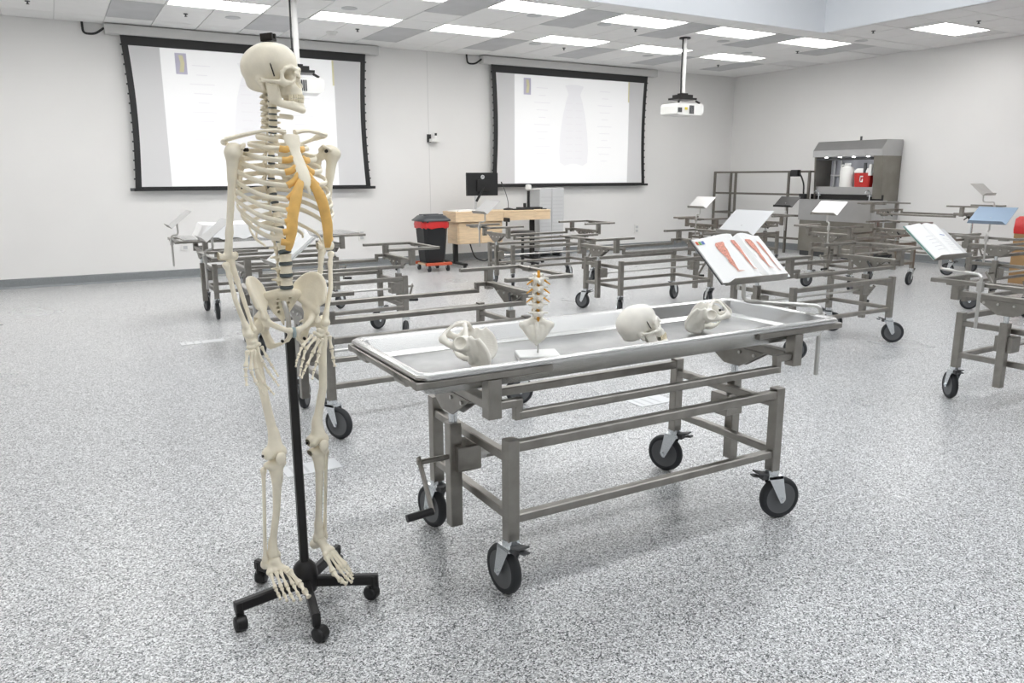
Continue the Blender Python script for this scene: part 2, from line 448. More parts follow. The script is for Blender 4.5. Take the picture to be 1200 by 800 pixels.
def screen(x0, x1, label, px0, px1):
    zb, ztop, y = 1.40, 3.57, YB - .12
    t = thing('projection_screen', label, 'screen', ((x0 + x1) / 2, y, zb), 0, 'projection screens')
    hw = (x1 - x0) / 2; H = ztop - zb; c = (x0 + x1) / 2
    obj('case', MB().bar((-hw - .17, .03, H + .062), (hw + .2, .03, H + .062), .17, .135, .01), SCASE, t)
    # black masked fabric with sides curving in (tab tensioned)
    n = 16
    def side(z): return hw - .02 - .045 * math.sin(math.pi * z / H) + (0.05 if z < .02 else 0) * 0
    v = []; f = []
    for i in range(n + 1):
        z = H * i / n; s = side(z)
        v += [(-s, 0, z), (s, 0, z), (-s, .006, z), (s, .006, z)]
    for i in range(n):
        a = 4 * i; f += [(a, a + 1, a + 5, a + 4), (a + 2, a + 6, a + 7, a + 3), (a, a + 4, a + 6, a + 2), (a + 1, a + 3, a + 7, a + 5)]
    f += [(0, 2, 3, 1), (4 * n, 4 * n + 1, 4 * n + 3, 4 * n + 2)]
    m = MB(); m.add(v, f); bk = obj('black_border', m, BLACK, t)
    m = MB(); v = []; f = []
    zt_, zb_ = H - .14, .02
    for i in range(n + 1):
        z = zb_ + (zt_ - zb_) * i / n; s = side(z) - .085
        v += [(-s, -.004, z), (s, -.004, z)]
    for i in range(n): a = 2 * i; f.append((a, a + 1, a + 3, a + 2))
    m.add(v, f); obj('viewing_surface', m, SCRN, t)
    pl, pr = px0 - c, px1 - c
    pic = obj('projected_slide', MB().box(pl, pr, -.0065, -.005, zb_ + .005, zt_ - .005), PIC, t)
    # tensioning tabs and cord along each side
    for s in (-1, 1):
        for i in range(1, n):
            z = H * i / n
            obj('tension_tab', MB().box(s * side(z) - .0, s * (side(z) + .018), -.002, .006, z - .011, z + .011), BLACK, bk)
    obj('bottom_bar', MB().bar((-hw - .05, 0, -.02), (hw + .06, 0, -.02), .04, .045, .008), BLACK, t)
    obj('bar_cap', MB().box(-hw - .052, -hw + .0, -.022, .022, -.04, 0.0), DGREY, t)
    # faint chest figure and caption strokes on the slide
    pc = (pl + pr) / 2
    fm = MB()
    out = []
    prof = [(0.07, 1.90), (.20, 1.88), (.12, 1.72), (.17, 1.60), (.24, 1.35), (.30, 1.0), (.33, .65), (.31, .42), (.20, .36), (.02, .40)]
    poly = [(pc + .02 + xx * 1.0, -.0066, zz) for xx, zz in prof] + [(pc - .02 - xx, -.0066, zz) for xx, zz in prof[::-1]]
    fm.prism(poly, (0, -.0006, 0)); obj('slide_figure', fm, INK2, pic)
    for k in range(9):
        z = .5 + .13 * k
        for s in (-1, 1): obj('slide_line', MB().box(pc + s * .12 - .08, pc + s * .12 + .08, -.0078, -.0072, z, z + .018), INK, pic)
    for k in range(11):
        z = .45 + .135 * k
        for s in (-1, 1):
            ln = .16 + .10 * ((k * 7) % 3); x_ = pc + s * .75
            obj('slide_line', MB().box(x_ - ln / 2, x_ + ln / 2, -.0078, -.0072, z, z + .012), INK, pic)
    obj('slide_logo', MB().box(pl + .20, pl + .36, -.0078, -.0072, zt_ - .36, zt_ - .06), INKB, pic)
    obj('slide_logo_mark', MB().prism([(pl + .25, -.0079, zt_ - .33), (pl + .31, -.0079, zt_ - .33), (pl + .33, -.0079, zt_ - .2), (pl + .31, -.0079, zt_ - .09), (pl + .25, -.0079, zt_ - .09), (pl + .27, -.0079, zt_ - .2)], (0, -.0006, 0)), INKY, pic)
    obj('slide_edge_band', MB().box(pr - .03, pr, -.0078, -.0072, zt_ - .4, zt_ - .005), INKY, pic)
    return t
screen(1.07, 4.80, 'left projection screen behind the standing skeleton', 1.60, 4.22)
screen(7.17, 10.91, 'right projection screen above the teaching desk', 7.68, 10.41)
# cords from the screen cases up to the ceiling
for x, l in ((0.88, 'left'), (6.98, 'right')):
    P = round_path([(x - .25, YB - .03, ZC), (x - .25, YB - .06, ZC - .16), (x - .1, YB - .08, ZC - .16), (x + .02, YB - .10, ZC - .07)], .06)
    tag(obj('power_cord', MB().tube(P, .016, 8), BLACK, smooth=True), f'short black cord hanging beside the {l} screen case', 'cord')

# ------------------------------------------------------------------ ceiling projectors
def projector(x, y, label, flip=0.0, z0=2.50):
    t = thing('projector', label, 'projector', (x, y, z0), R(flip), 'ceiling projectors')
    obj('pole', MB().cyl((0, 0, .33), (0, 0, ZC - z0), .035, 16), WHITE, t, 40)
    obj('ceiling_flange', MB().cyl((0, 0, ZC - z0 - .02), (0, 0, ZC - z0), .09, 16), BLACKM, t, 40)
    obj('cable', MB().tube([(-.05, -.01, .34), (-.055, -.01, .7), (-.048, -.01, ZC - z0 - .02)], .012, 6), BLACK, t, True)
    m = MB(); m.box(-.19, .19, -.13, .13, .255, .285); m.box(-.13, .13, -.1, .1, .285, .335); m.box(-.06, .06, -.06, .06, .335, .36)
    for sx in (-1, 1): m.bar((sx * .17, -.12, .24), (sx * .23, -.16, .20), .03)
    obj('mount', m, BLACKM, t)
    body = MB()
    pr = [(-.29, .0), (-.29, .12), (-.26, .16), (.26, .16), (.29, .12), (.29, .02), (.24, -.02), (-.2, -.02)]
    body.prism([(a, -.19, b + .03) for a, b in pr], (0, .38, 0))
    b = obj('body', body, WHITEP, t)
    for k in range(4): obj('vent_slat', MB().box(-.02 + k * .026, -.002 + k * .026, -.196, -.188, .03, .16), DGREY, b)
    obj('connector_panel', MB().box(-.26, -.18, -.196, -.188, .05, .12), DGREY, b)
    obj('warning_sticker', MB().box(-.115, -.06, -.194, -.189, .09, .13), mat('yellow_sticker', (.75, .62, .08), .5), b)
    l = obj('lens_ring', MB().lathe([(.0, 0), (.06, 0), (.065, .03), (.05, .035), (.0, .02)], 20, Matrix.Translation((.05, .19, .09)) @ Matrix.Rotation(R(-90), 4, 'X')), BLACK, b, True)
    return t
projector(8.99, 9.81, 'white ceiling projector hanging before the right screen', flip=0)
projector(2.80, 10.0, 'white ceiling projector half hidden behind the skull', flip=-8, z0=2.56)

# wall camera and outlets
t = thing('wall_camera', 'small wall camera between the two screens', 'camera', (5.97, YB, 2.22))
obj('bracket', MB().box(-.05, .02, -.03, 0, -.06, .08), BLACK, t); obj('housing', MB().box(-.02, .14, -.16, -.02, -.05, 0), WHITEP, t)
obj('lens', MB().cyl((.06, -.10, 0), (.06, -.10, .05), .035, 14), WHITEP, t, 40); obj('sensor_bulb', MB().cyl((.10, -.06, .06), (.10, -.06, .10), .02, 10), BLACK, t, 40)
for x, z, l in ((1.72, .52, 'low on the back wall left of the skeleton'), (10.81, .44, 'low on the back wall near the far corner'), (4.62, .55, 'low on the back wall right of the skeleton'), (-2.2, .5, 'low on the back wall at the far left')):
    t = thing('wall_outlet', 'white wall outlet ' + l, 'outlet', (x, YB, z), 0, 'wall outlets')
    obj('plate', MB().box(-.06, .06, -.012, 0, -.09, .09), WHITEP, t)
    for s in (-1, 1): obj('socket', MB().box(-.03, .03, -.016, -.011, s * .04 - .025, s * .04 + .025), GREY, t)

# floor boxes and marks
for x, y, a, b, l in ((1.06, 3.97, .30, .16, 'behind the skeleton legs'), (3.48, 4.0, .30, .18, 'seen through the near tray cart'), (1.10, 7.76, .40, .14, 'left of the skeleton hand'), (4.26, 7.07, .5, .14, 'beyond the pelvis model in the aisle')):
    p = at = None
    t = thing('floor_box', 'flat white floor box cover ' + l, 'floor box', (x, y, 0), 0, 'floor box covers')
    cvr = mat('floor_box_cover', (.70, .71, .72), .4)
    obj('cover', MB().box(-a / 2, a / 2, -b / 2, b / 2, 0, .004), cvr, t)
    for k in range(3): obj('slot', MB().box(-a / 2 + .04 + k * .07, -a / 2 + .055 + k * .07, -b / 2 + .02, b / 2 - .02, .004, .0048), GREY, t)
# ------------------------------------------------------------------ wheeled steel carts
PX, PY = .687, .33
EX = .76
def cart_protos():
    P = []     # (name, mesh, material, location, scale x, lifted)
    post = MB().bar((0, 0, .236), (0, 0, .625), .05).mesh('post')
    cap = MB().box(-.024, .024, -.024, .024, .6245, .628).mesh('post_cap')
    for sx in (-1, 1):
        for sy in (-1, 1): P.append(('post', post, STEEL, (sx * PX, sy * PY, 0), 0))
    r1 = MB().bar((-PX + .025, 0, 0), (PX - .025, 0, 0), .04, .038).mesh('long_rail')
    r2 = MB().bar((-PX + .025, 0, 0), (PX - .025, 0, 0), .036, .034).mesh('long_rail')
    for sy in (-1, 1):
        P.append(('long_rail', r1, STEEL, (0, sy * PY, .596), 0)); P.append(('long_rail', r2, STEEL, (0, sy * PY, .318), 0))
    c1 = MB().bar((0, -PY + .025, 0), (0, PY - .025, 0), .036, .036).mesh('cross_rail')
    for sx in (-1, 1):
        P.append(('cross_rail', c1, STEEL, (sx * PX, 0, .552), 0)); P.append(('cross_rail', c1, STEEL, (sx * PX, 0, .33), 0))
    col = MB().bar((0, 0, .18), (0, 0, .61), .052).mesh('lift_column')
    gb = MB(); gb.bar((-.05, 0, .468), (.05, 0, .468), .11, .105, .006)
    gb = gb.mesh('gear_box')
    pis = MB().cyl((0, 0, .61), (0, 0, .675), .017, 12).mesh('piston', 40)
    pl = MB()
    for dx in (-.026, .02): pl.prism([(dx, -.20, .748), (dx, .20, .748), (dx, .05, .658), (dx, -.05, .658)], (.006, 0, 0))
    pl = pl.mesh('lift_plate')
    bl = MB()
    for y in (-.14, -.05, .05, .14):
        bl.cyl((-.034, y, .728), (.034, y, .728), .008, 8)
    bl = bl.mesh('bolts', 40)
    yk = MB().bar((0, -.31, .765), (0, .31, .765), .05, .036).mesh('yoke_beam')
    up = MB().bar((0, 0, .722), (0, 0, .864), .054).mesh('upright')
    for sx in (-1, 1):
        P.append(('lift_column', col, STEEL, (sx * EX, 0, 0), 0)); P.append(('gear_box', gb, STEEL, (sx * (EX - .045), 0, 0), 0))
        P.append(('piston', pis, CHROME, (sx * EX, 0, 0), 1)); P.append(('lift_plate', pl, STEEL, (sx * EX, 0, 0), 1))
        P.append(('bolt_row', bl, STEEL_L, (sx * EX, 0, 0), 1)); P.append(('yoke_beam', yk, STEEL, (sx * EX, 0, 0), 1))
        for sy in (-1, 1): P.append(('upright', up, STEEL, (sx * (EX + .005), sy * .337, 0), 1))
        sb = MB().bar((sx * .525, 0, 0), (sx * 1.055, 0, 0), .04, .026); tb = MB()
        for sy in (-1, 1):
            P.append(('support_bar', sb.mesh('support_bar') if sy < 0 else P[-1][1], STEEL, (0, sy * .337, .876), 1))
        eb = MB().bar((0, -.318, 0), (0, .318, 0), .038, .026)
        for y in (-.2, .2): eb.bar((sx * -.004, y - .05, -.006), (sx * -.004, y + .05, -.006), .046, .036)
        P.append(('end_bar', eb.mesh('end_bar'), STEEL, (sx * 1.035, 0, .876), 1))
    st = MB()
    for p0, p1 in (((-.74, 0, .763), (-.648, 0, .763)), ((-.662, 0, .778), (-.662, 0, .70)), ((-.66, 0, .715), (.66, 0, .715)), ((.662, 0, .70), (.662, 0, .778)), ((.648, 0, .763), (.74, 0, .763))):
        st.bar(p0, p1, .032, .03)
    st = st.mesh('stepped_rail')
    for sy in (-1, 1): P.append(('stepped_rail', st, STEEL, (0, sy * .337, 0), 1))
    ds = MB().cyl((-PX, 0, .46), (PX, 0, .46), .011, 10); ds.cyl((-.66, 0, .46), (-.62, 0, .46), .02, 10)
    P.append(('drive_shaft', ds.mesh('drive_shaft', 40), STEEL_L, (0, 0, 0), 0))
    return P
CP = cart_protos()
strut_m = MB().cyl((.03, .03, .735), (.07, .12, .66), .010, 8).mesh('gas_strut', 40)
cr = MB(); cr.cyl((-.765, 0, .47), (-.915, 0, .47), .011, 10); cr.bar((-.905, 0.012, .487), (-.905, -.115, .305), .012, .03)
crank_m = cr.mesh('crank', 40)
crank_h = MB().cyl((-.905, -.115, .312), (-1.01, -.115, .306), .015, 12).mesh('crank_handle', 40)
def caster_protos():
    f = MB(); f.cyl((0, 0, -.02), (0, 0, .004), .032, 14); f.box(-.035, .04, -.034, .034, -.036, -.02)
    for s in (-1, 1):
        f.prism([(-.035, s * .034, -.022), (.04, s * .034, -.022), (.062, s * .034, -.135), (.05, s * .034, -.155), (.036, s * .034, -.155), (.022, s * .034, -.13)], (0, -s * .004, 0))
    f.cyl((.047, -.04, -.138), (.047, .04, -.138), .009, 8)
    fork = f.mesh('caster', 40)
    W = Matrix.Translation((.047, 0, -.138)) @ Matrix.Rotation(R(90), 4, 'X')
    ty = MB().lathe([(.074, -.018), (.082, -.021), (.092, -.018), (.098, -.006), (.098, .006), (.092, .018), (.082, .021), (.074, .018), (.074, -.018)], 32, W, False).mesh('tyre', 60)
    hb = MB().lathe([(.014, -.022), (.02, -.017), (.066, -.015), (.076, -.0185), (.076, .0185), (.066, .015), (.02, .017), (.014, .022)], 32, W).mesh('wheel', 40)
    b = MB(); b.box(-.055, -.02, -.02, .02, -.04, -.012); b.bar((-.03, 0, -.018), (-.085, 0, -.002), .05, .008); b.bar((-.07, 0, -.022), (-.10, 0, -.018), .036, .008)
    return fork, ty, hb, b.mesh('brake_pedal')
CA = caster_protos()
def cart(x, y, yaw, label, lift=0.0, casters=None, crank=-1, strut=True):
    t = thing('steel_cart', label, 'cart', (x, y, 0), R(yaw), 'wheeled steel carts')
    for n, me, m, loc, lifted in CP:
        o = obj(n, me, m, t, loc=(loc[0], loc[1], loc[2] + (lift if lifted else 0)))
        if lifted and n == 'piston' and lift: o.scale = (1, 1, 1); 
    if lift:
        for s in (-1, 1): obj('piston_sleeve', MB().cyl((0, 0, .60), (0, 0, .66 + lift), .016, 12), CHROME, t, 40, loc=(s * EX, 0, 0))
    for s in ((-1, 1) if strut else ()):
        obj('gas_strut', strut_m, BLACK, t, loc=(s * EX, 0, lift), rot=(0, 0, 0 if s < 0 else math.pi))
    c = obj('crank', crank_m, STEEL, t, rot=(0, 0, 0 if crank < 0 else math.pi)); obj('crank_handle', crank_h, BLACK, c)
    k = 0
    for sx in (-1, 1):
        for sy in (-1, 1):
            a = casters[k] if casters else random.uniform(-180, 180); k += 1
            c = obj('caster', CA[0], CHROME, t, loc=(sx * PX, sy * PY, .236), rot=(0, 0, R(a)))
            obj('tyre', CA[1], TYRE, c); obj('wheel', CA[2], HUB, c); obj('brake_pedal', CA[3], DGREY, c)
    return t
cart(2.02, 2.595, -.76, 'nearest steel cart carrying the long shallow tray of bone models', casters=(95, 100, -15, 112), strut=False)
cart(2.01, 4.73, 0, 'empty steel cart directly behind the tray, left end behind the skeleton hand', crank=1, casters=(-60, 60, 160, 100))
cart(2.15, 7.19, .3, 'empty third cart of the left column with a crank at its right end', crank=1, casters=(100, 80, -120, 200))
cart(2.14, 9.25, 0, 'steel cart at the far left bearing a white sheeted form', crank=1, casters=(85, 95, 40, 60))
cart(6.01, 2.60, 0, 'steel cart cut off by the right picture edge in the foreground', crank=1, casters=(30, 52, 0, 0))
cart(6.01, 4.69, .5, 'empty steel cart just right of the tray end with the open book', crank=1, casters=(-55, 120, -50, -62))
cart(6.07, 7.085, .1, 'empty steel cart in the middle column above the loose skull', crank=1, casters=(60, 110, 70, 20))
cart(6.09, 9.49, -.1, 'empty steel cart in front of the teaching desk', crank=1, casters=(60, 10, 80, 30))
cart(9.90, 6.95, 0, 'empty steel cart in front of the steel sink station', casters=(10, 170, 190, 20))
cart(9.95, 9.45, 0, 'farthest steel cart before the wall rack left of the sink station')
cart(9.85, 4.70, 0, 'steel cart behind the right foreground cart with a blue grey book stand')
cart(12.45, 7.62, 90, 'raised steel cart parked along the right wall', lift=.2, casters=(0, 40, 60, 10))

# ---- tray on the nearest cart
def rect_loop(hx, hy, z, c=.02):
    c = min(c, hx * .5, hy * .5)
    return [(hx, -hy + c, z), (hx, hy - c, z), (hx - c, hy, z), (-hx + c, hy, z), (-hx, hy - c, z), (-hx, -hy + c, z), (-hx + c, -hy, z), (hx - c, -hy, z)]
def loops_mesh(loops, close_first=True, close_last=True):
    m = MB(); n = len(loops[0]); v = [p for l in loops for p in l]; f = []
    for i in range(len(loops) - 1):
        for k in range(n): f.append((i * n + k, i * n + (k + 1) % n, (i + 1) * n + (k + 1) % n, (i + 1) * n + k))
    if close_first: f.append(tuple(range(n)))
    if close_last: f.append(tuple(range((len(loops) - 1) * n, len(loops) * n)))
    return m.add(v, f)
HX, HY = 1.045, .358
tr = thing('body_tray', 'long shallow stainless steel tray on the nearest cart', 'tray', (2.02, 2.595, 0), R(-.76))
prof = [(.055, .826), (.012, .889), (.0, .893), (-.003, .902), (.0, .909), (.010, .914), (.024, .913), (.034, .906), (.062, .850), (.085, .836), (.14, .833)]
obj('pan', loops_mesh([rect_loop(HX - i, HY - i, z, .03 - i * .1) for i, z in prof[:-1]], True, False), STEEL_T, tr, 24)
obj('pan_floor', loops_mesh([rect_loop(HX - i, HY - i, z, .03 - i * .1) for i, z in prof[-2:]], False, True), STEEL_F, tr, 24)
TRAY_Z = .833

# ---- book stands clamped to the cart ends
def frame_to(o, u, v, n, org):
    M = Matrix(((u[0], v[0], n[0], org[0]), (u[1], v[1], n[1], org[1]), (u[2], v[2], n[2], org[2]), (0, 0, 0, 1)))
    return M
def book_stand(cx, cy, zc, lean, label, rod, m=None, w=.42, h=.27):
    """(cx,cy,zc): middle of the lip; lean 'x' or 'y': the way the top leans back; rod: clamp point on the cart"""
    th = R(40)
    if lean == 'y': u, v, n = (1, 0, 0), (0, math.cos(th), math.sin(th)), (0, -math.sin(th), math.cos(th))
    else: u, v, n = (0, -1, 0), (math.cos(th), 0, math.sin(th)), (-math.sin(th), 0, math.cos(th))
    M = frame_to(None, u, v, n, (cx, cy, zc))
    M = M
    t = thing('book_stand', label, 'book stand', (rod[0], rod[1], 0), 0, 'book stands on the carts')
    m = m or ALU
    Ti = Matrix.Translation((-rod[0], -rod[1], 0)) @ M
    p = MB(); p.box(-w / 2, w / 2, 0, h, -.003, 0, Ti); obj('plate', p, m, t)
    p = MB(); p.prism([(-w / 2, 0, -.003), (w / 2, 0, -.003), (w / 2 - .03, -.002, .045), (-w / 2 + .03, -.002, .045)], (0, -.003, 0), Ti); obj('lip', p, STEEL if m is ALU else m, t)
    mid = M @ Vector((0, h * .38, -.003)); a = Vector((rod[0], rod[1], 0)); mid = mid - a
    zb = rod[2]
    P = round_path([(0, 0, zb - .26), (0, 0, zb + .075), (mid.x, mid.y, zb + .075), (mid.x, mid.y, mid.z)], .035)
    obj('bent_rod', MB().tube(P, .0105, 10), STEEL_L, t, True)
    obj('clamp', MB().bar((0, 0, zb - .03), (0, 0, zb + .03), .034), STEEL_L, t)
    return Matrix.Translation((0, 0, 0)) @ M
BK1 = book_stand(2.89, 2.58, 1.05, 'y', 'book stand holding the open anatomy atlas at the tray end', (3.09, 2.36, .87))
BK2 = book_stand(5.03, 2.87, 1.02, 'y', 'book stand holding the open textbook at the right', (4.93, 2.62, .87))
book_stand(4.95, 4.70, 1.07, 'x', 'empty white book stand right behind the open anatomy atlas', (4.93, 4.60, .87), w=.42, h=.30)
book_stand(8.80, 4.70, 1.03, 'x', 'empty blue grey book stand beside the red topped carton', (8.77, 4.66, .87), STEEL_B)
book_stand(8.86, 6.85, 1.04, 'x', 'empty white book stand in front of the sink station cabinet', (8.82, 6.72, .87))
book_stand(5.02, 9.40, 1.06, 'x', 'empty white book stand in front of the teaching desk', (5.01, 9.40, .87))
book_stand(8.90, 9.28, 1.05, 'x', 'empty white book stand nearest the far room corner', (8.87, 9.25, .87))
book_stand(11.0, 9.36, 1.02, 'x', 'book stand in front of the wall rack, its shade coloured black', (11.03, 9.30, .87), BLACKM)  # plate faces away; its shade is put into the black colour
book_stand(1.05, 9.05, 1.03, 'x', 'book stand at the far left seen almost edge on', (1.06, 9.05, .87))
book_stand(1.06, 7.0, 1.03, 'x', 'book stand just left of the skeleton elbow seen almost edge on', (1.07, 7.0, .87))
BK3 = book_stand(1.08, 4.62, 1.04, 'x', 'book stand behind the skeleton lumbar spine holding white papers', (0.94, 4.55, .87))
book_stand(12.38, 6.62, 1.25, 'y', 'empty grey book stand on the raised cart by the right wall', (12.45, 6.56, 1.07), STEEL_L, w=.36)

# ---- open books
def open_book(M, label, w, h, figures, spine_dx=0.0, wl=None, wr=None, cover=DGREY, lift=.035, pages=PAPER):
    org = M.to_translation()
    t = thing('open_book', label, 'book', org)
    Ti = Matrix.Translation(-org) @ M
    wl = wl or w / 2 ; wr = wr or w / 2
    def half(s):
        pr = []
        n = 10
        for i in range(n + 1):
            a = i / n; x = s * a * (wl if s < 0 else wr) + spine_dx
            z = .006 + lift * (math.sin(math.pi * min(1, a * 1.15) ** .55) * .9) * (1 - a * .35) + .006
            if i == 0: z = .010
            pr.append((x, z))
        return pr
    c = MB(); c.box(-wl - .006 + spine_dx, wr + .006 + spine_dx, .002, h + .008, .001, .005, Ti); obj('cover', c, cover, t)
    for s in (-1, 1):
        pr = half(s)
        poly = [(x, .004, z) for x, z in pr] + [(pr[-1][0], .004, .0055), (pr[0][0], .004, .0055)]
        obj('page_block', MB().prism(poly, (0, h, 0), Ti), pages, t, 30)
    # printed figures lie on the page surface
    def zs(x):
        a = min(1, abs((x - spine_dx) / (wl if x < spine_dx else wr))); 
        return .0125 + lift * (math.sin(math.pi * min(1, a * 1.15) ** .55) * .9) * (1 - a * .35)
    for rows, mt in figures:
        m = MB(); v = []; f = []
        for (y, x0, x1) in rows:
            for q in range(4):
                x = x0 + (x1 - x0) * q / 3; v.append((x, y, zs(x) + .0022))
        for i in range(len(rows) - 1):
            for q in range(3): f.append((4 * i + q, 4 * i + q + 1, 4 * i + q + 5, 4 * i + q + 4))
        m.add(v, f, Ti); obj('printed_figure', m, mt, t)
    return t
FLESH = mat('printed_muscle_red', (0.66, 0.30, 0.23), .7, noise=.4, nscale=110, stretch=(2, 1, 1))
def leg_fig(cx, y0, y1, wd, hip=False):
    """printed leg: hip at the top, foot at the bottom"""
    H = y1 - y0
    prof = [(1.0, .55, .30), (.96, .60, .42), (.86, .56, .50), (.72, .50, .48), (.58, .36, .36), (.50, .27, .27), (.44, .26, .25), (.36, .34, .24), (.28, .33, .20), (.18, .20, .12), (.09, .12, .09), (.04, .13, .10)]
    if hip: prof = [(1.0, .30, .62), (.94, .52, .66)] + [(1 - (1 - a) * 1.0, b, c) for a, b, c in prof[2:]]
    rows = [(y0 + H * a, cx - wd * b, cx + wd * c) for a, b, c in prof]
    foot = [(y0 + H * .04, cx - wd * .13, cx + wd * .16), (y0 + H * .015, cx - wd * .18, cx + wd * .45), (y0 - H * .015, cx - wd * .12, cx + wd * .75)]
    return [(rows, FLESH), (foot, FLESH_P)]
FLESH_P = mat('printed_foot_pink', (0.72, 0.52, 0.46), .7)
figs = []
for cx, wd, hp in ((-.105, .046, True), (-.012, .030, False), (.098, .048, False), (.180, .026, False)): figs += leg_fig(cx, .050, .245, wd, hp)
stk = [([(.252, -.225 + .018 * k, -.209 + .018 * k), (.274, -.225 + .018 * k, -.209 + .018 * k)], mat(n, c, .6)) for k, (n, c) in enumerate((('tab_red', (.6, .12, .05)), ('tab_green', (.15, .4, .12)), ('tab_blue', (.12, .2, .5))))]
open_book(BK1, 'open anatomy atlas with red muscle leg drawings on the stand', .46, .29, figs + stk, spine_dx=.04, wl=.27, wr=.19)
BLUEP = mat('printed_blue', (.25, .3, .55), .7); GREYP = mat('printed_grey_text', (.62, .62, .64), .7); CREAM = mat('cream_page', (.80, .80, .66), .7)
tx = [([(.190, .04, .11), (.198, .05, .12)], BLUEP)]
for k in range(5): tx.append(([(.06 + .03 * k, -.12, -.05), (.064 + .03 * k, -.12, -.05)], GREYP)); tx.append(([(.05 + .025 * k, .03, .12), (.053 + .025 * k, .03, .12)], GREYP))
open_book(BK2, 'open textbook with pale pages on the right hand book stand', .34, .30, tx, spine_dx=-.03, cover=mat('green_cover', (.1, .3, .25), .5), lift=.02)
open_book(BK3, 'white open booklet seen between the skeleton ribs and arm', .36, .26, [], cover=PAPER, lift=.015)
# ------------------------------------------------------------------ bones (sculpted in centimetres, face towards -y)
def mesh_skull():
    o = []
    A = lambda f, k=.8: o.append(('+', f, k))
    S = lambda f, k=.5: o.append(('-', f, k))
    A(ell((0, .8, 4.6), (6.8, 8.2, 7.2)), 0)
    A(ell((0, 3.9, 4.2), (6.8, 5.6, 5.6)), 1.5)
    A(ell((0, -3.4, 5.2), (5.5, 4.7, 5.4)), 1.5)
    A(ell((0, 3.4, -.4), (4.6, 5.2, 2.6)), 1.5)
    A(seg((5.2, 1.6, 0), (4.9, 1.0, -2.6), 1.2, .75), .8)
    S(ell((7.2, -4.4, 1.6), (1.7, 2.6, 3.0)), 1.2)                     # temporal fossa
    A(ell((0, -3.4, -3.0), (3.4, 3.0, 2.7)), .8)
    S(ell((5.6, -3.0, -4.2), (1.9, 2.6, 3.4)), .8)                     # below the cheek bone
    A(ell((0, -5.2, -.6), (3.7, 3.0, 3.6)), .8)
    A(ell((0, -7.0, -3.2), (2.9, 2.2, 2.4)), .8)
    A(ell((0, -6.6, -4.6), (2.9, 2.7, 1.1)), .6)
    A(chain([(0, -8.2, 2.9), (2.4, -8.0, 3.2), (4.4, -7.0, 2.7), (5.1, -6.0, 1.6)], [.65, .7, .6, .55]), .7)
    A(chain([(5.1, -6.0, 1.6), (5.3, -6.0, -.4), (4.9, -6.3, -1.5)], [.6, .7, 1.1]), .6)
    A(chain([(4.9, -6.5, -1.3), (3.2, -7.5, -1.4), (1.7, -8.1, -.4), (1.2, -8.4, 1.6)], [.8, .6, .5, .45]), .6)
    A(chain([(0, -8.3, 2.2), (0, -8.9, .9), (0, -9.3, .1)], [.85, .7, .45]), .6)
    S(ell((3.3, -8.2, .95), (1.85, 2.6, 1.65), rz=-14), .35)           # orbit
    S(seg((3.1, -7.2, .9), (2.0, -4.2, .7), 1.5, .6), .3)
    S(ell((0, -9.0, -1.7), (1.15, 2.4, 1.35)), .3)                     # nasal opening
    S(ell((0, -9.4, -.7), (.7, 1.8, .9)), .3)
    A(seg((0, -8.7, -3.1), (0, -9.1, -2.9), .35, .15), .3)
    A(chain([(5.2, -6.0, -1.4), (6.3, -4.2, -1.1), (6.7, -2.2, -.8), (6.1, .4, -.3)], [.85, .62, .5, .6]), .5)
    S(seg((6.0, .9, -.2), (8.5, 1.0, -.2), .35), .2)                   # ear opening
    S(ell((0, -4.5, -5.6), (2.1, 3.2, 1.0)), .5)                       # palate
    S(ell((0, 1.5, -3.4), (1.6, 1.9, 1.4)), .4)                        # foramen magnum
    return sculpt('cranium', o, (-7.8, -10.4, -6.4), (7.8, 11, 12.4), .24, sym=True, scale=.01)
def mesh_mandible():
    o = []
    A = lambda f, k=.6: o.append(('+', f, k))
    A(seg((5.0, -.6, -1.0), (4.9, -1.3, -5.8), .62, .75), 0)
    A(seg((4.95, -1.7, -2.0), (4.8, -2.2, -6.0), .55, .75), 1.0)
    A(seg((4.9, -2.7, -2.2), (4.7, -3.0, -6.2), .5, .75), 1.0)
    A(seg((4.85, -3.7, -1.0), (4.6, -3.9, -6.0), .42, .75), 1.0)
    A(chain([(4.8, -1.6, -6.5), (4.3, -4.0, -7.6), (3.1, -6.7, -8.5), (1.4, -8.3, -9.1), (0, -8.7, -9.2)], [.9, .9, .9, 1.0, 1.1]), .8)
    A(chain([(4.5, -3.4, -6.7), (3.7, -5.3, -7.2), (2.7, -7.2, -7.5), (1.2, -8.2, -7.7), (0, -8.45, -7.75)], [.7, .75, .8, .85, .9]), .8)
    A(seg((5.2, -.6, -.9), (4.2, -.6, -.9), .55), .4)
    A(ell((0, -9.1, -9.5), (1.3, .8, .8)), .6)
    return sculpt('mandible', o, (-6.4, -10.8, -11.4), (6.4, 1, 0.2), .22, sym=True, scale=.01)
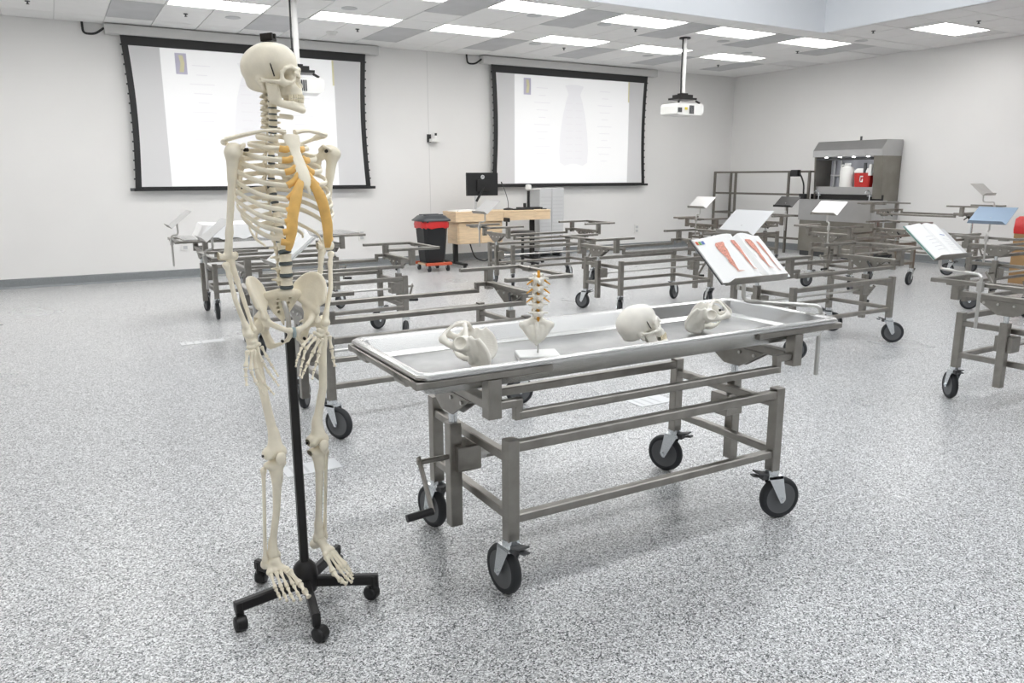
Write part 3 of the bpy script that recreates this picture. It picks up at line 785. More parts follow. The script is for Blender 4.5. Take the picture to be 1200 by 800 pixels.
def mesh_teeth():
    m = MB()
    for row, (z0, z1, ry) in enumerate(((-4.8, -5.95, 4.0), (-7.2, -6.05, 3.8))):
        for k in range(14):
            a = R(-78 + 156 * (k + .5) / 14)
            x, y = 3.0 * math.sin(a), -5.45 - ry * math.cos(a)
            wd = .50 if 4 <= k <= 9 else .58
            M = Matrix.Translation((x * .01, y * .01, 0)) @ Matrix.Rotation(a * 1.0, 4, 'Z')
            lo, hi = min(z0, z1) * .01, max(z0, z1) * .01
            hw = wd * .005 + .0004; tip, root = (lo, hi) if row == 0 else (hi, lo)
            m.add([(sx_ * hw * f_, sy_ * .003 * f_, z_) for z_, f_ in ((root, .72), (tip * .75 + root * .25, 1.0), (tip, .82)) for sx_, sy_ in ((-1, -1), (1, -1), (1, 1), (-1, 1))],
                  [(0, 1, 2, 3), (8, 9, 10, 11)] + [(4 * a_ + b_, 4 * a_ + (b_ + 1) % 4, 4 * a_ + 4 + (b_ + 1) % 4, 4 * a_ + 4 + b_) for a_ in (0, 1) for b_ in range(4)], M)
    return m.mesh('teeth')
def mesh_hip():
    """one hip bone, +x side"""
    o = []
    A = lambda f, k=.8: o.append(('+', f, k))
    crest = [(12.0, -5.4, 6.6), (13.2, -3.4, 10.2), (13.4, -.4, 12.8), (12.2, 2.8, 13.8), (9.6, 5.4, 13.0), (7.0, 7.2, 10.6), (5.6, 8.0, 8.0)]
    base = [(9.8, -4.4, 3.0), (9.4, -2.6, 3.4), (8.8, -.8, 3.8), (8.0, .8, 4.4), (7.0, 2.4, 5.2), (6.2, 4.4, 5.8), (5.6, 6.0, 6.0)]
    cp = smooth_path(crest, 3); bp = smooth_path(base, 3)
    A(chain(cp, .55), 0)
    for a, b in zip(bp, cp):
        m = ((a[0] + b[0]) / 2 - .55, (a[1] + b[1]) / 2 + .35, (a[2] + b[2]) / 2)
        A(chain([a, m, b], [.55, .28, .5]), 1.1)
    A(chain(base, [.9, 1.0, 1.1, 1.0, .9, .9, 1.0]), .8)
    A(ell((9.2, -.6, .4), (3.0, 3.3, 3.5)), 1.2)
    A(chain([(8.6, -3.0, 1.2), (6.6, -5.2, .2), (4.2, -6.6, -.8), (1.4, -7.0, -1.8)], [1.3, .95, .85, .95]), 1.0)
    A(chain([(1.25, -7.0, -1.6), (1.3, -6.5, -3.4), (1.9, -5.6, -5.0)], [.95, .95, .7]), .6)
    A(chain([(1.9, -5.6, -5.0), (3.6, -3.2, -6.8), (5.2, -.8, -8.0)], [.62, .55, .8]), .5)
    A(chain([(8.6, 1.0, -1.0), (7.4, 1.8, -4.4), (6.2, 1.2, -7.6)], [1.9, 1.4, 1.5]), 1.0)
    A(ell((6.0, 1.0, -7.8), (1.4, 1.8, 1.7)), .8)
    A(seg((7.2, 2.6, -1.6), (6.0, 4.0, -2.2), .7, .25), .6)
    A(chain([(8.6, 1.6, 1.0), (7.6, 3.0, 3.4)], [1.3, .9]), .8)
    o.append(('-', ell((11.3, -1.4, -.4), (2.7, 2.5, 2.5)), .3))
    return sculpt('hip_bone', o, (-.4, -8.6, -10), (14.6, 9.6, 14.8), .3, scale=.01)
def mesh_sacrum():
    o = []
    A = lambda f, k=.9: o.append(('+', f, k))
    A(ell((0, 2.4, 7.6), (2.7, 1.7, 1.5), rx=-25), 0)
    A(seg((1.6, 3.2, 7.2), (5.0, 4.8, 6.4), 1.5, 1.35), 1.0)
    A(chain([(0, 3.6, 6.4), (0, 5.2, 4.0), (0, 6.2, 1.6), (0, 6.3, -.4), (0, 5.4, -2.2), (0, 4.4, -3.2)], [1.5, 1.3, 1.1, .9, .6, .35]), .8)
    A(chain([(4.4, 5.2, 5.4), (3.2, 6.0, 2.8), (2.0, 6.5, .6), (.9, 6.2, -.8)], [1.2, 1.0, .8, .6]), 1.2)
    A(chain([(2.0, 4.8, 5.0), (1.6, 5.8, 2.6), (1.0, 6.3, .6)], 1.1), .8)
    A(chain([(0, 5.6, 7.2), (0, 7.2, 5.0), (0, 7.8, 2.6), (0, 7.4, .6)], [.5, .6, .5, .4]), .5)
    for z, y, x in ((5.6, 4.0, 1.9), (3.9, 5.0, 1.75), (2.3, 5.8, 1.5), (.9, 6.2, 1.2)):
        o.append(('-', seg((x, y - 2.5, z), (x, y + .4, z), .42), .2))
    return sculpt('sacrum', o, (-6.8, .2, -4), (6.8, 9, 9.6), .24, sym=True, scale=.01)
def mesh_vertebra(kind):
    o = []
    A = lambda f, k=.35: o.append(('+', f, k))
    if kind == 'lumbar': bx, by, bz, sp, tp = 2.35, 1.75, 1.30, (2.6, -.6, 1.0), (3.7, 1.2)
    elif kind == 'thoracic': bx, by, bz, sp, tp = 1.5, 1.35, 1.0, (3.2, -2.0, .5), (3.0, 1.6)
    else: bx, by, bz, sp, tp = 1.15, .85, .70, (2.3, -.7, .45), (2.3, .3)
    def body(x, y, z):
        r = np.sqrt((x / bx) ** 2 + (y / by) ** 2)
        waist = 1 - .14 * (1 - np.clip(np.abs(z) / bz, 0, 1) ** 2)
        return np.maximum((r - waist) * min(bx, by), np.abs(z) - bz) 
    A(body, 0)
    yb = by
    lam = .75 if kind == 'lumbar' else .45
    A(chain([(bx * .6, yb * .7, bz * .3), (bx * .75, yb + .9, bz * .2), (.3, yb + 2.0, -.1)], [.42, .55, lam]), .35)
    if kind == 'lumbar': A(seg((bx * .7, yb + 1.0, -.5), (.4, yb + 2.1, -.9), .6, .6), .4)
    A(seg((bx * .7, yb + .8, bz * .2), (tp[0], yb + tp[1], .2), .5, .36), .35)
    A(chain([(0, yb + 1.9, -.1), (0, yb + 1.9 + sp[0] * .6, sp[1] * .5), (0, yb + 1.9 + sp[0], sp[1])], [.45, .38, .45]), .3)
    if kind == 'lumbar': A(seg((0, yb + 2.2, -.2), (0, yb + 4.0, -1.1), .4, .5), .3)
    A(seg((bx * .62, yb + 1.0, 0), (bx * .62, yb + 1.2, bz + .7), .5, .42), .3)
    A(seg((bx * .55, yb + 1.1, 0), (bx * .5, yb + 1.5, -bz - .5), .5, .42), .3)
    return sculpt('vertebra', o, (-4.6, -2.2, -3.4), (4.6, by + 6, 2.8), .2, sym=True, scale=.01)
ME_SKULL, ME_MAND, ME_TEETH = mesh_skull(), mesh_mandible(), mesh_teeth()
ME_HIP, ME_SAC = mesh_hip(), mesh_sacrum()
def mirrored(me):
    m = me.copy(); m.transform(Matrix.Diagonal((-1, 1, 1, 1))); m.flip_normals(); return m
ME_HIP_R = mirrored(ME_HIP)
ME_VERT = {k: mesh_vertebra(k) for k in ('lumbar', 'thoracic', 'cervical')}
def mesh_disc(rx, ry, h):
    return MB().lathe([(.0, -h / 2), (.94, -h / 2), (1.02, 0), (.94, h / 2), (.0, h / 2)], 24, Matrix.Diagonal((rx, ry, 1, 1))).mesh('disc', 60)

def put(o, m):       # own material on an object that shares its mesh
    if not o.data.materials: o.data.materials.append(m)
    elif o.data.materials[0] != m:
        o.material_slots[0].link = 'OBJECT'; o.material_slots[0].material = m
    return o
def skull(parent, m, M, s=1.0):
    c = put(obj('skull', ME_SKULL, m, parent), m); c.matrix_local = M @ Matrix.Scale(s, 4)
    put(obj('lower_jaw', ME_MAND, m, c), m); obj('teeth', ME_TEETH, TEETH, c)
    for sx in (-1, 1): obj('jaw_spring', MB().cyl((sx * .0595, -.028, .046), (sx * .056, -.036, .006), .0022, 6), BOLT, c)
    return c

# ------------------------------------------------------------------ the standing skeleton and its stand
SK = (0.655, 2.632, 0.0)
st = thing('skeleton_stand', 'black five legged rolling stand under the hanging skeleton', 'stand', SK, 0)
obj('pole', MB().bar((0, 0, .13), (0, 0, 1.035), .030, .030, .005), BLACKM, st)
obj('hanger_rod', MB().tube(smooth_path([(-.003, 0, 1.03), (.0, .004, 1.07), (-.004, .012, 1.11), (-.012, .03, 1.155)], 4), .009, 10), STEEL_L, st, True)
obj('hub', MB().lathe([(0, .055), (.04, .055), (.046, .08), (.046, .105), (.046, .125), (.040, .150), (.028, .165), (.018, .172), (.0, .172)], 24), BLACKM, st, True)
for k, a in enumerate((262, 334, 46, 118, 190)):
    c, s = math.cos(R(a)), math.sin(R(a))
    lg = MB()
    e = (c * .265, s * .265)
    lg.bar((c * .03, s * .03, .088), (e[0], e[1], .083), .028, .042, .006)
    lg.bar((e[0] - c * .014, e[1] - s * .014, .10), (e[0] - c * .014, e[1] - s * .014, .052), .028, .028, .005)
    leg = obj('base_leg', lg, BLACKM, st)
    q = a + (40, 150, 20, -60, 80)[k]
    M = Matrix.Translation((e[0] - c * .012, e[1] - s * .012, 0)) @ Matrix.Rotation(R(q), 4, 'Z') @ Matrix.Translation((0.016, 0, .027)) @ Matrix.Rotation(R(90), 4, 'X')
    cw = MB()
    for s2 in (-1, 1): cw.lathe([(0, s2 * .022), (.014, s2 * .023), (.024, s2 * .020), (.027, s2 * .012), (.027, s2 * .004), (0, s2 * .004)], 20, M)
    obj('caster', cw, BLACK, leg, 40)
    hood = MB().lathe([(0, -.012), (.0285, -.012), (.0285, .012), (0, .012)], 14, M)
    obj('caster_hood', hood, BLACKM, leg, 40)

sk = thing('skeleton_model', 'life size cream skeleton model hanging on a black rolling stand', 'skeleton', SK, R(15.9))
def bone(name, ops, pad=.03, h=.0035, m=BONE, pts=None, parent=None):
    P = np.array(pts)
    return obj(name, sculpt(name, ops, P.min(0) - pad, P.max(0) + pad, h), m, parent or sk)
def cap(p, q, r0, r1=None, k=.012): return ('+', seg(p, q, r0, r1), k)
def ball(c, r, k=.012): return ('+', ell(c, r if hasattr(r, '__len__') else (r, r, r)), k)
V3 = lambda *a: np.array(a, float)

# skull: turned to the picture right
SKM = Matrix.Translation((-.002, -.004, 1.853)) @ Matrix.Rotation(R(32), 4, 'Z') @ Matrix.Rotation(R(-3), 4, 'X')
sko = skull(sk, BONE, SKM, 1.02)
cl = MB(); cl.box(-.014, -.006, -.02, .02, .120, .142); cl.box(.006, .014, -.02, .02, .120, .142); cl.box(-.014, .014, -.02, .02, .119, .126)
obj('hook_clip', cl, BOLT, sko)
obj('hyoid', MB().tube(smooth_path([(-.020, -.020, -.108), (-.013, -.044, -.112), (0, -.050, -.113), (.013, -.044, -.112), (.020, -.020, -.108)], 4), .0045, 8, flat=1.6), BONE, sko, True)

# spine
def spine_y(z):
    return float(np.interp(z, [1.15, 1.20, 1.30, 1.40, 1.53, 1.66, 1.72, 1.80], [.012, -.004, -.006, .022, .055, .036, .016, .012]))
def spine_dir(z):
    d = Vector((0, spine_y(z + .02) - spine_y(z - .02), .04)).normalized()
    return math.atan2(-d.y, d.z)
lev = []
zc = 1.205
for i in range(5): lev.append(('lumbar', zc, .0405 - .001 * i)); zc += .0405 - .001 * i
for i in range(12): lev.append(('thoracic', zc, .0285 - .0006 * i)); zc += .0285 - .0006 * i
zc += .004
for i in range(7): lev.append(('cervical', zc, .0195)); zc += .0195
disc_m = {}
for i, (kind, z, hgt) in enumerate(lev):
    s = {'lumbar': 1.0, 'thoracic': .98 - .022 * (i - 5), 'cervical': 1.12}[kind]
    tilt = spine_dir(z)
    v = obj('vertebra', ME_VERT[kind], BONE, sk); v.matrix_local = Matrix.Translation((0, spine_y(z), z)) @ Matrix.Rotation(tilt, 4, 'X') @ Matrix.Diagonal((s * (1.25 if kind == 'cervical' else 1), s * (1.15 if kind == 'cervical' else 1), s, 1))
    rx, ry, hh = {'lumbar': (.0235, .0175, .010), 'thoracic': (.015, .0135, .006), 'cervical': (.0105, .0085, .004)}[kind]
    if kind not in disc_m: disc_m[kind] = mesh_disc(rx, ry, hh)
    d = obj('disc', disc_m[kind], DISC, v); d.location = (0, 0, -hgt / 2 / s)
TZ = [z for k, z, _ in lev if k == 'thoracic'][::-1]     # T1 first

# pelvis
PEL = Matrix.Translation((-.006, .0, 1.072)) @ Matrix.Rotation(R(-13), 4, 'Z') @ Matrix.Rotation(R(6), 4, 'X') @ Matrix.Diagonal((.94, 1.04, 1.06, 1))
hb = []
for me in (ME_HIP, ME_HIP_R):
    o_ = obj('hip_bone', me, BONE, sk); o_.matrix_local = PEL; hb.append(o_)
o_ = obj('sacrum', ME_SAC, BONE, sk); o_.matrix_local = PEL @ Matrix.Translation((0, -.008, .008)) @ Matrix.Diagonal((1.12, 1, 1.05, 1))
o_ = obj('pubic_cartilage', MB().lathe([(0, -.006), (.85, -.006), (1, 0), (.85, .006), (0, .006)], 16, Matrix.Translation((0, -.069, -.024)) @ Matrix.Rotation(R(90), 4, 'Y') @ Matrix.Diagonal((.019, .011, 1, 1))), mat('grey_blue_cartilage', (.38, .46, .47), .5), sk, True); o_.matrix_local = PEL
for sx, hp in ((1, hb[0]), (-1, hb[1])):
    obj('hip_screw', MB().cyl((sx * .040, -.058, -.050), (sx * .040, -.066, -.050), .005, 8), BOLT, hp)

# sternum and ribs
ST = [(0, -.088, 1.682), (0, -.098, 1.655), (0, -.110, 1.632), (0, -.128, 1.600), (0, -.146, 1.568), (0, -.160, 1.540), (0, -.168, 1.522)]
sm = MB()
wd = [.030, .028, .018, .020, .023, .021, .010]
sp_ = smooth_path(ST, 3); ws = np.interp(np.linspace(0, 1, len(sp_)), np.linspace(0, 1, len(wd)), wd)
sm.tube(sp_, list(ws), 12, flat=.32, nrm=(1, 0, 0))
sternum = obj('sternum', sm, BONE, sk, True)
obj('xiphoid', MB().tube([(0, -.168, 1.525), (.002, -.174, 1.508), (.003, -.176, 1.496)], [.008, .006, .003], 8, flat=.5, nrm=(1, 0, 0)), BONE, sternum, True)
RA = [.97 * q for q in (.060, .092, .114, .128, .138, .145, .149, .151, .148, .138, .122, .090)]
RXE = [.032, .043, .048, .051, .055, .062, .073, .081, .088, .093, .105, .086]
RYE = [-.062, -.088, -.108, -.126, -.142, -.152, -.160, -.160, -.156, -.148, -.07, .02]
RZF = [1.665, 1.640, 1.604, 1.566, 1.525, 1.482, 1.448, 1.413, 1.382, 1.352, 1.335, 1.345]
ends = {}
for i in range(12):
    zb = TZ[i] + .006; ys = spine_y(zb); a = RA[i]; zf = RZF[i]; dr = zb - zf
    for s in (-1, 1):
        if i < 10:
            pts = [(.016, ys + .014, zb), (.040, ys + .034, zb - .02 * dr), (a * .66, ys + .036, zb - .10 * dr), (a * .93, ys - .005, zb - .28 * dr), (a, (ys + RYE[i]) / 2 * .9, zb - .58 * dr),
                   (a * .86, RYE[i] * .70 + .0, zb - .84 * dr), (a * .60, RYE[i] * .93, zb - .96 * dr), (RXE[i], RYE[i], zf)]
            if i == 0: pts = [(.016, ys + .01, zb), (.04, ys + .02, zb), (.058, ys - .01, zb - .3 * dr), (.056, -.03, zb - .6 * dr), (RXE[i], RYE[i], zf)]
        else:
            pts = [(.016, ys + .014, zb), (.040, ys + .034, zb - .08 * dr), (a * .72, ys + .030, zb - .35 * dr), (a * .97, (ys + RYE[i]) / 2, zb - .72 * dr), (RXE[i], RYE[i], zf)]
        pts = [(s * x, y, z) for x, y, z in pts]
        pp = smooth_path(pts, 6); n = len(pp)
        rr = [.0078 if 2 < k < n - 3 else .0084 for k in range(n)]
        if i > 9: rr = [.0068 * (1 - .5 * (k / n) ** 3) for k in range(n)]
        obj('rib', MB().tube(pp, rr, 10, flat=.52, nrm=(0, 0, 1)), BONE, sk, True)
        ends[(i, s)] = (pp[-1], pp[-3])
def st_at(z):
    zz = [p[2] for p in ST][::-1]; yy = [p[1] for p in ST][::-1]; return float(np.interp(z, zz, yy))
for s in (-1, 1):
    for i in range(1, 6):
        e, e2 = ends[(i, s)]
        zs_ = [0, 1.642, 1.612, 1.585, 1.562, 1.543][i]
        t_ = (s * .016, st_at(zs_) + .002, zs_)
        mid = ((e[0] * .45 + t_[0] * .55), (e[1] + t_[1]) / 2 - .004, (e[2] + t_[2]) / 2 - .004)
        obj('costal_cartilage', MB().tube(smooth_path([e, mid, t_], 4), [.0105] * 8 + [.0085], 10, flat=.55, nrm=(0, 0, 1)), CART, sternum, True)
    strip = [(s * .016, -.160, 1.540), (s * .036, -.168, 1.508), (s * .050, -.172, 1.470), (s * .060, -.170, 1.430), (s * .065, -.170, 1.392), (s * .069, -.164, 1.360), (s * .071, -.158, 1.338), (s * .073, -.152, 1.324)]
    cmesh = MB(); cmesh.tube(smooth_path(strip, 4), list(np.interp(np.linspace(0, 1, 29), [0, .2, .6, 1], [.011, .018, .017, .009])), 12, flat=.34, nrm=(1, -.35, 0))
    cc = obj('costal_arch', cmesh, CART, sternum, True)
    for i in range(6, 10):
        e, e2 = ends[(i, s)]
        zt_ = [1.462, 1.425, 1.390, 1.352][i - 6]
        zz = [p[2] for p in strip][::-1]
        t_ = (float(np.interp(zt_, zz, [p[0] for p in strip][::-1])), float(np.interp(zt_, zz, [p[1] for p in strip][::-1])), zt_)
        obj('costal_cartilage', MB().tube([e, ((e[0] + t_[0]) / 2, (e[1] + t_[1]) / 2 - .002, (e[2] + t_[2]) / 2 - .002), t_], .0105, 10, flat=.55, nrm=(0, 0, 1)), CART, sternum, True)

# shoulder girdle and arms
ARM = {-1: dict(sh=V3(-.154, .000, 1.632), el=V3(-.197, .004, 1.300), wr=V3(-.164, -.045, 1.052), acr=V3(-.178, .012, 1.664), cm=V3(-.018, -.082, 1.690)),
       1: dict(sh=V3(.206, .000, 1.634), el=V3(.166, .004, 1.308), wr=V3(.083, -.075, 1.056), acr=V3(.186, .012, 1.690), cm=V3(.018, -.082, 1.692))}
for s in (-1, 1):
    a = ARM[s]; sh, el, wr = a['sh'], a['el'], a['wr']
    P = smooth_path([tuple(a['cm']), (s * .06, -.080, a['cm'][2] + .006), (s * .115, -.040, (a['cm'][2] + a['acr'][2]) / 2 + .008), tuple(a['acr'] + V3(0, -.012, .002))], 6)
    obj('clavicle', MB().tube(P, list(np.interp(np.linspace(0, 1, len(P)), [0, .15, .5, .85, 1], [.0115, .008, .0068, .009, .010])), 10, flat=.8), BONE, sk, True)
    # scapula: blade fanned from the shoulder socket
    g = sh + V3(-s * .022, .016, -.006); mb_ = [V3(s * .072, .098, 1.655), V3(s * .068, .108, 1.62), V3(s * .070, .112, 1.58), V3(s * .082, .108, 1.54), V3(s * .098, .098, 1.505)]
    ops = [('+', chain([tuple(q) for q in mb_], .0045), 0)]
    for t_ in np.linspace(0, 4, 13):
        k = min(int(t_), 3); q = mb_[k] + (mb_[k + 1] - mb_[k]) * (t_ - k)
        ops.append(('+', seg(g + V3(-s * .012, .018, -.01 - .006 * t_), q, .006, .003), .010))
    ops += [ball(g, (.012, .014, .019), .01), cap(g, g + V3(-s * .012, .02, -.01), .011, .009)]
    ops += [cap(V3(s * .075, .108, 1.635), a['acr'] + V3(-s * .01, .02, -.004), .005, .007), cap(a['acr'] + V3(-s * .012, .02, -.004), a['acr'] + V3(0, -.006, -.002), .009, .008, .01)]
    ops += [('+', chain([g + V3(-s * .010, 0, .016), g + V3(-s * .012, -.022, .026), g + V3(s * .004, -.040, .014)], [.008, .007, .006]), .008)]
    bone('scapula', ops, .025, .0032, pts=[*mb_, a['acr'], g + V3(0, -.04, .02)])
    obj('shoulder_bolt', MB().cyl(tuple(sh + V3(-s * .030, -.014, .004)), tuple(sh + V3(-s * .036, -.026, .004)), .006, 8), BOLT, sk)
    d = (el - sh) / np.linalg.norm(el - sh)
    ops = [ball(sh + V3(-s * .004, .002, 0), (.027, .027, .027), 0), ball(sh + V3(s * .010, -.008, -.004), .020), cap(sh + V3(s * .004, 0, -.01), sh + d * .085, .021, .0125),
           cap(sh + d * .06, el - d * .075, .0122, .0105, .01), cap(el - d * .085, el - d * .012, .0105, .0135, .01), cap(el + V3(-.027, .002, .002), el + V3(.022, 0, 0), .0098, .0105, .01),
           ball(el + V3(-.031, .004, .012), .008), ball(el + V3(.028, .004, .010), .008)]
    bone('humerus', ops, .034, .0035, pts=[sh, el])
    med = -s
    ul0 = el + V3(med * .010, .010, -.004); ul1 = wr + V3(s * .0 + (-.012 if s < 0 else .010), .012, .012)
    # ulna on the little finger side, radius on the thumb side (thumbs outward)
    ulw = wr + V3(-s * .014, .006, .010); raw = wr + V3(s * .012, -.004, .004)
    ra0 = el + V3(s * .014, -.010, -.022)
    ops = [ball(ul0 + V3(0, .010, .012), (.011, .010, .018), 0), cap(ul0, ul0 * .7 + ulw * .3, .0125, .0085), cap(ul0 * .7 + ulw * .3, ulw, .0082, .0062, .008), ball(ulw, .0085), cap(ul0 + V3(0, -.008, -.006), ul0 + V3(0, -.014, .004), .009, .005)]
    bone('ulna', ops, .026, .0032, pts=[ul0, ulw, ul0 + V3(0, 0, .02)])
    bow = V3(s * .008, -.004, 0)
    ops = [ball(ra0, (.0115, .0115, .008), 0), cap(ra0, ra0 * .85 + raw * .15, .0075, .008), ('+', chain([ra0 * .85 + raw * .15, (ra0 + raw) / 2 + bow, ra0 * .12 + raw * .88], [.0078, .0082, .0088]), .008), cap(ra0 * .12 + raw * .88, raw, .009, .0145, .01), ball(raw + V3(0, 0, -.003), (.015, .011, .009))]
    bone('radius', ops, .026, .0032, pts=[ra0, raw])
HANDS = {-1: dict(T=[(-.183, -.05, 1.003), (-.199, -.06, .949), (-.205, -.068, .918), (-.208, -.076, .891)],
                  I=[(-.169, -.05, 1.001), (-.182, -.06, .936), (-.171, -.068, .894), (-.160, -.076, .869), (-.154, -.085, .848)],
                  M=[(-.161, -.05, 1.003), (-.163, -.06, .936), (-.144, -.068, .888), (-.129, -.076, .863), (-.118, -.085, .845)],
                  Q=[(-.150, -.05, 1.008), (-.139, -.06, .954), (-.121, -.068, .916), (-.108, -.076, .891), (-.099, -.085, .870)],
                  L=[(-.135, -.05, 1.009), (-.121, -.06, .968), (-.110, -.068, .938), (-.103, -.076, .918), (-.099, -.085, .903)]),
         1: dict(T=[(.104, -.085, 1.013), (.104, -.095, .965), (.102, -.105, .931), (.103, -.112, .904)],
                 I=[(.077, -.085, 1.007), (.051, -.095, .957), (.034, -.105, .928), (.018, -.112, .905), (.005, -.12, .879)],
                 M=[(.064, -.085, 1.007), (.027, -.095, .962), (-.002, -.105, .929), (-.020, -.112, .909), (-.036, -.12, .891)],
                 Q=[(.052, -.085, 1.015), (0, -.095, .980), (-.017, -.105, .948), (-.030, -.112, .925), (-.041, -.12, .898)],
                 L=[(.039, -.085, 1.025), (-.012, -.095, .992), (-.032, -.105, .966), (-.045, -.112, .950), (-.054, -.12, .933)])}
def long_bone(name, a, b, r, parent, m=BONE, gap=.0012):
    a, b = V3(*a), V3(*b); d = b - a; L = np.linalg.norm(d); d = d / L
    a = a + d * gap; b = b - d * gap
    ts = [0, .06, .16, .32, .5, .68, .84, .94, 1]; rs = [.75, 1.25, 1.15, .78, .68, .74, 1.1, 1.2, .7]
    obj(name, MB().tube([a + (b - a) * t for t in ts], [r * q for q in rs], 8), m, parent, True)
for s in (-1, 1):
    h = HANDS[s]; wr = ARM[s]['wr']
    bs = [V3(*h[k][0]) for k in 'TIMQL']
    ctr = sum(bs) / 5
    ops = [];  cpts = []
    for k, b_ in enumerate(bs):
        p = b_ * .78 + (wr + V3(0, 0, -.012)) * .22; ops.append(ball(p, (.0075, .008, .0075), .004)); cpts.append(p)
        if k:
            p = b_ * .35 + (wr + V3(0, 0, -.014)) * .65; ops.append(ball(p, (.0085, .009, .0085), .004)); cpts.append(p)
    carp = bone('carpal_bones', ops, .015, .0025, pts=cpts)
    for k, r in (('T', .0070), ('I', .0066), ('M', .0066), ('Q', .0062), ('L', .0056)):
        P = h[k]
        for j in range(len(P) - 1):
            long_bone('metacarpal' if j == 0 else 'finger_bone', P[j], P[j + 1], r * (1 - .13 * j), carp)

# legs
LEG = {-1: dict(hip=V3(-.092, .012, 1.068), kn=V3(-.104, -.036, .620), an=V3(-.118, .006, .232)),
       1: dict(hip=V3(.080, -.026, 1.068), kn=V3(.066, -.036, .622), an=V3(.072, .004, .238))}
for s in (-1, 1):
    g = LEG[s]; hip, kn, an = g['hip'], g['kn'], g['an']
    tro = hip + V3(s * .044, .010, -.022); sh0 = hip + V3(s * .036, .004, -.05)
    ops = [ball(hip, .0235, 0), cap(hip, tro + V3(-s * .012, 0, -.004), .0165, .017), ball(tro + V3(s * .004, .004, .006), (.015, .018, .022)), cap(tro, sh0 + V3(0, 0, -.05), .018, .0145),
           ('+', chain([sh0, (sh0 + kn) / 2 + V3(s * .004, -.012, 0), kn + V3(0, .002, .07)], [.0155, .0142, .0158]), .01), cap(kn + V3(0, 0, .08), kn + V3(0, -.002, .022), .016, .028, .012),
           ball(kn + V3(-.023, .006, .006), (.019, .029, .022)), ball(kn + V3(.023, .006, .006), (.019, .029, .022)), ('-', ell(kn + V3(0, .034, -.008), (.009, .02, .03)), .006)]
    bone('femur', ops, .04, .0038, pts=[hip, tro, kn])
    obj('knee_bolt', MB().cyl(tuple(kn + V3(-.040, .006, .004)), tuple(kn + V3(-.046, .006, .004)), .005, 8), BOLT, sk)
    pt = kn + V3(.0, -.036, -.004)
    bone('patella', [ball(pt, (.0195, .010, .021), 0), ball(pt + V3(0, .002, -.016), (.009, .007, .010))], .012, .003, pts=[pt, pt + V3(0, 0, -.03), pt + V3(.012, 0, .012), pt - V3(.012, 0, 0)])
    tk = kn + V3(0, .004, -.036)
    ops = [ball(tk + V3(-.020, .004, 0), (.021, .024, .012), 0), ball(tk + V3(.020, .004, 0), (.021, .024, .012)), cap(tk + V3(0, 0, -.006), tk + V3(0, -.004, -.06), .027, .0165, .012), ball(tk + V3(0, -.022, -.036), (.010, .008, .016)),
           ('+', chain([tk + V3(0, -.004, -.05), tk * .5 + an * .5 + V3(-s * .004, -.008, 0), an + V3(-s * .002, 0, .05)], [.0165, .0125, .0125]), .01), cap(an + V3(-s * .002, 0, .055), an + V3(0, 0, .010), .0125, .0205, .012), ball(an + V3(-s * .020, 0, -.004), (.008, .011, .014))]
    bone('tibia', ops, .035, .0036, pts=[tk, an])
    f0 = tk + V3(s * .040, .012, -.016); f1 = an + V3(s * .027, .008, -.012)
    ops = [ball(f0, (.010, .010, .013), 0), ('+', chain([f0, f0 * .8 + f1 * .2, f0 * .3 + f1 * .7, f1], [.0085, .0062, .0062, .008]), .008), ball(f1, (.0095, .010, .016))]
    bone('fibula', ops, .02, .0032, pts=[f0, f1])
FEET = {-1: [[(-.091, -.046, .185), (-.074, -.089, .14), (-.076, -.125, .125), (-.078, -.153, .115)], [(-.098, -.034, .187), (-.094, -.08, .14), (-.102, -.122, .125), (-.107, -.150, .115)],
             [(-.114, -.028, .187), (-.117, -.079, .14), (-.124, -.111, .125), (-.127, -.137, .115)], [(-.128, -.024, .186), (-.133, -.065, .14), (-.139, -.095, .125), (-.144, -.119, .115)],
             [(-.145, -.018, .182), (-.150, -.055, .14), (-.151, -.075, .125), (-.154, -.093, .115)]],
        1: [[(.056, -.058, .19), (.053, -.106, .14), (.054, -.153, .125), (.065, -.175, .115)], [(.070, -.048, .192), (.080, -.107, .14), (.078, -.153, .125), (.084, -.18, .115)],
            [(.082, -.046, .192), (.095, -.109, .14), (.097, -.14, .125), (.099, -.163, .115)], [(.091, -.044, .190), (.110, -.104, .14), (.111, -.127, .125), (.112, -.142, .115)],
            [(.100, -.040, .186), (.120, -.094, .14), (.121, -.11, .125), (.120, -.124, .115)]]}
for s in (-1, 1):
    an = LEG[s]['an']; F = FEET[s]
    b0 = V3(*F[0][0]); b4 = V3(*F[4][0]); mid = V3(*F[2][0])
    heel = an + V3(s * .006, .048, -.048)
    ops = [ball(an + V3(0, -.004, -.014), (.020, .024, .013), 0), cap(an + V3(0, -.012, -.018), mid * .5 + b0 * .5 + V3(0, .014, 0), .014, .012), cap(an + V3(s * .004, .006, -.028), heel, .017, .019), cap(an + V3(s * .006, -.002, -.030), b4 + V3(0, .010, 0), .014, .010)]
    pts = [an + V3(.03, 0, 0), an - V3(.03, 0, 0), heel + V3(.01, .01, -.01), b0, b4]
    for f in F:
        p = V3(*f[0]); ops.append(ball(p + V3(0, .008, .002), (.009, .010, .010), .008))
    tar = bone('ankle_bones', ops, .02, .003, pts=pts)
    for j, f in enumerate(F):
        for k in range(3): long_bone('metatarsal' if k == 0 else 'toe_bone', f[k], f[k + 1], (.0105 if j == 0 else .0066) * (1 - .1 * k), tar)

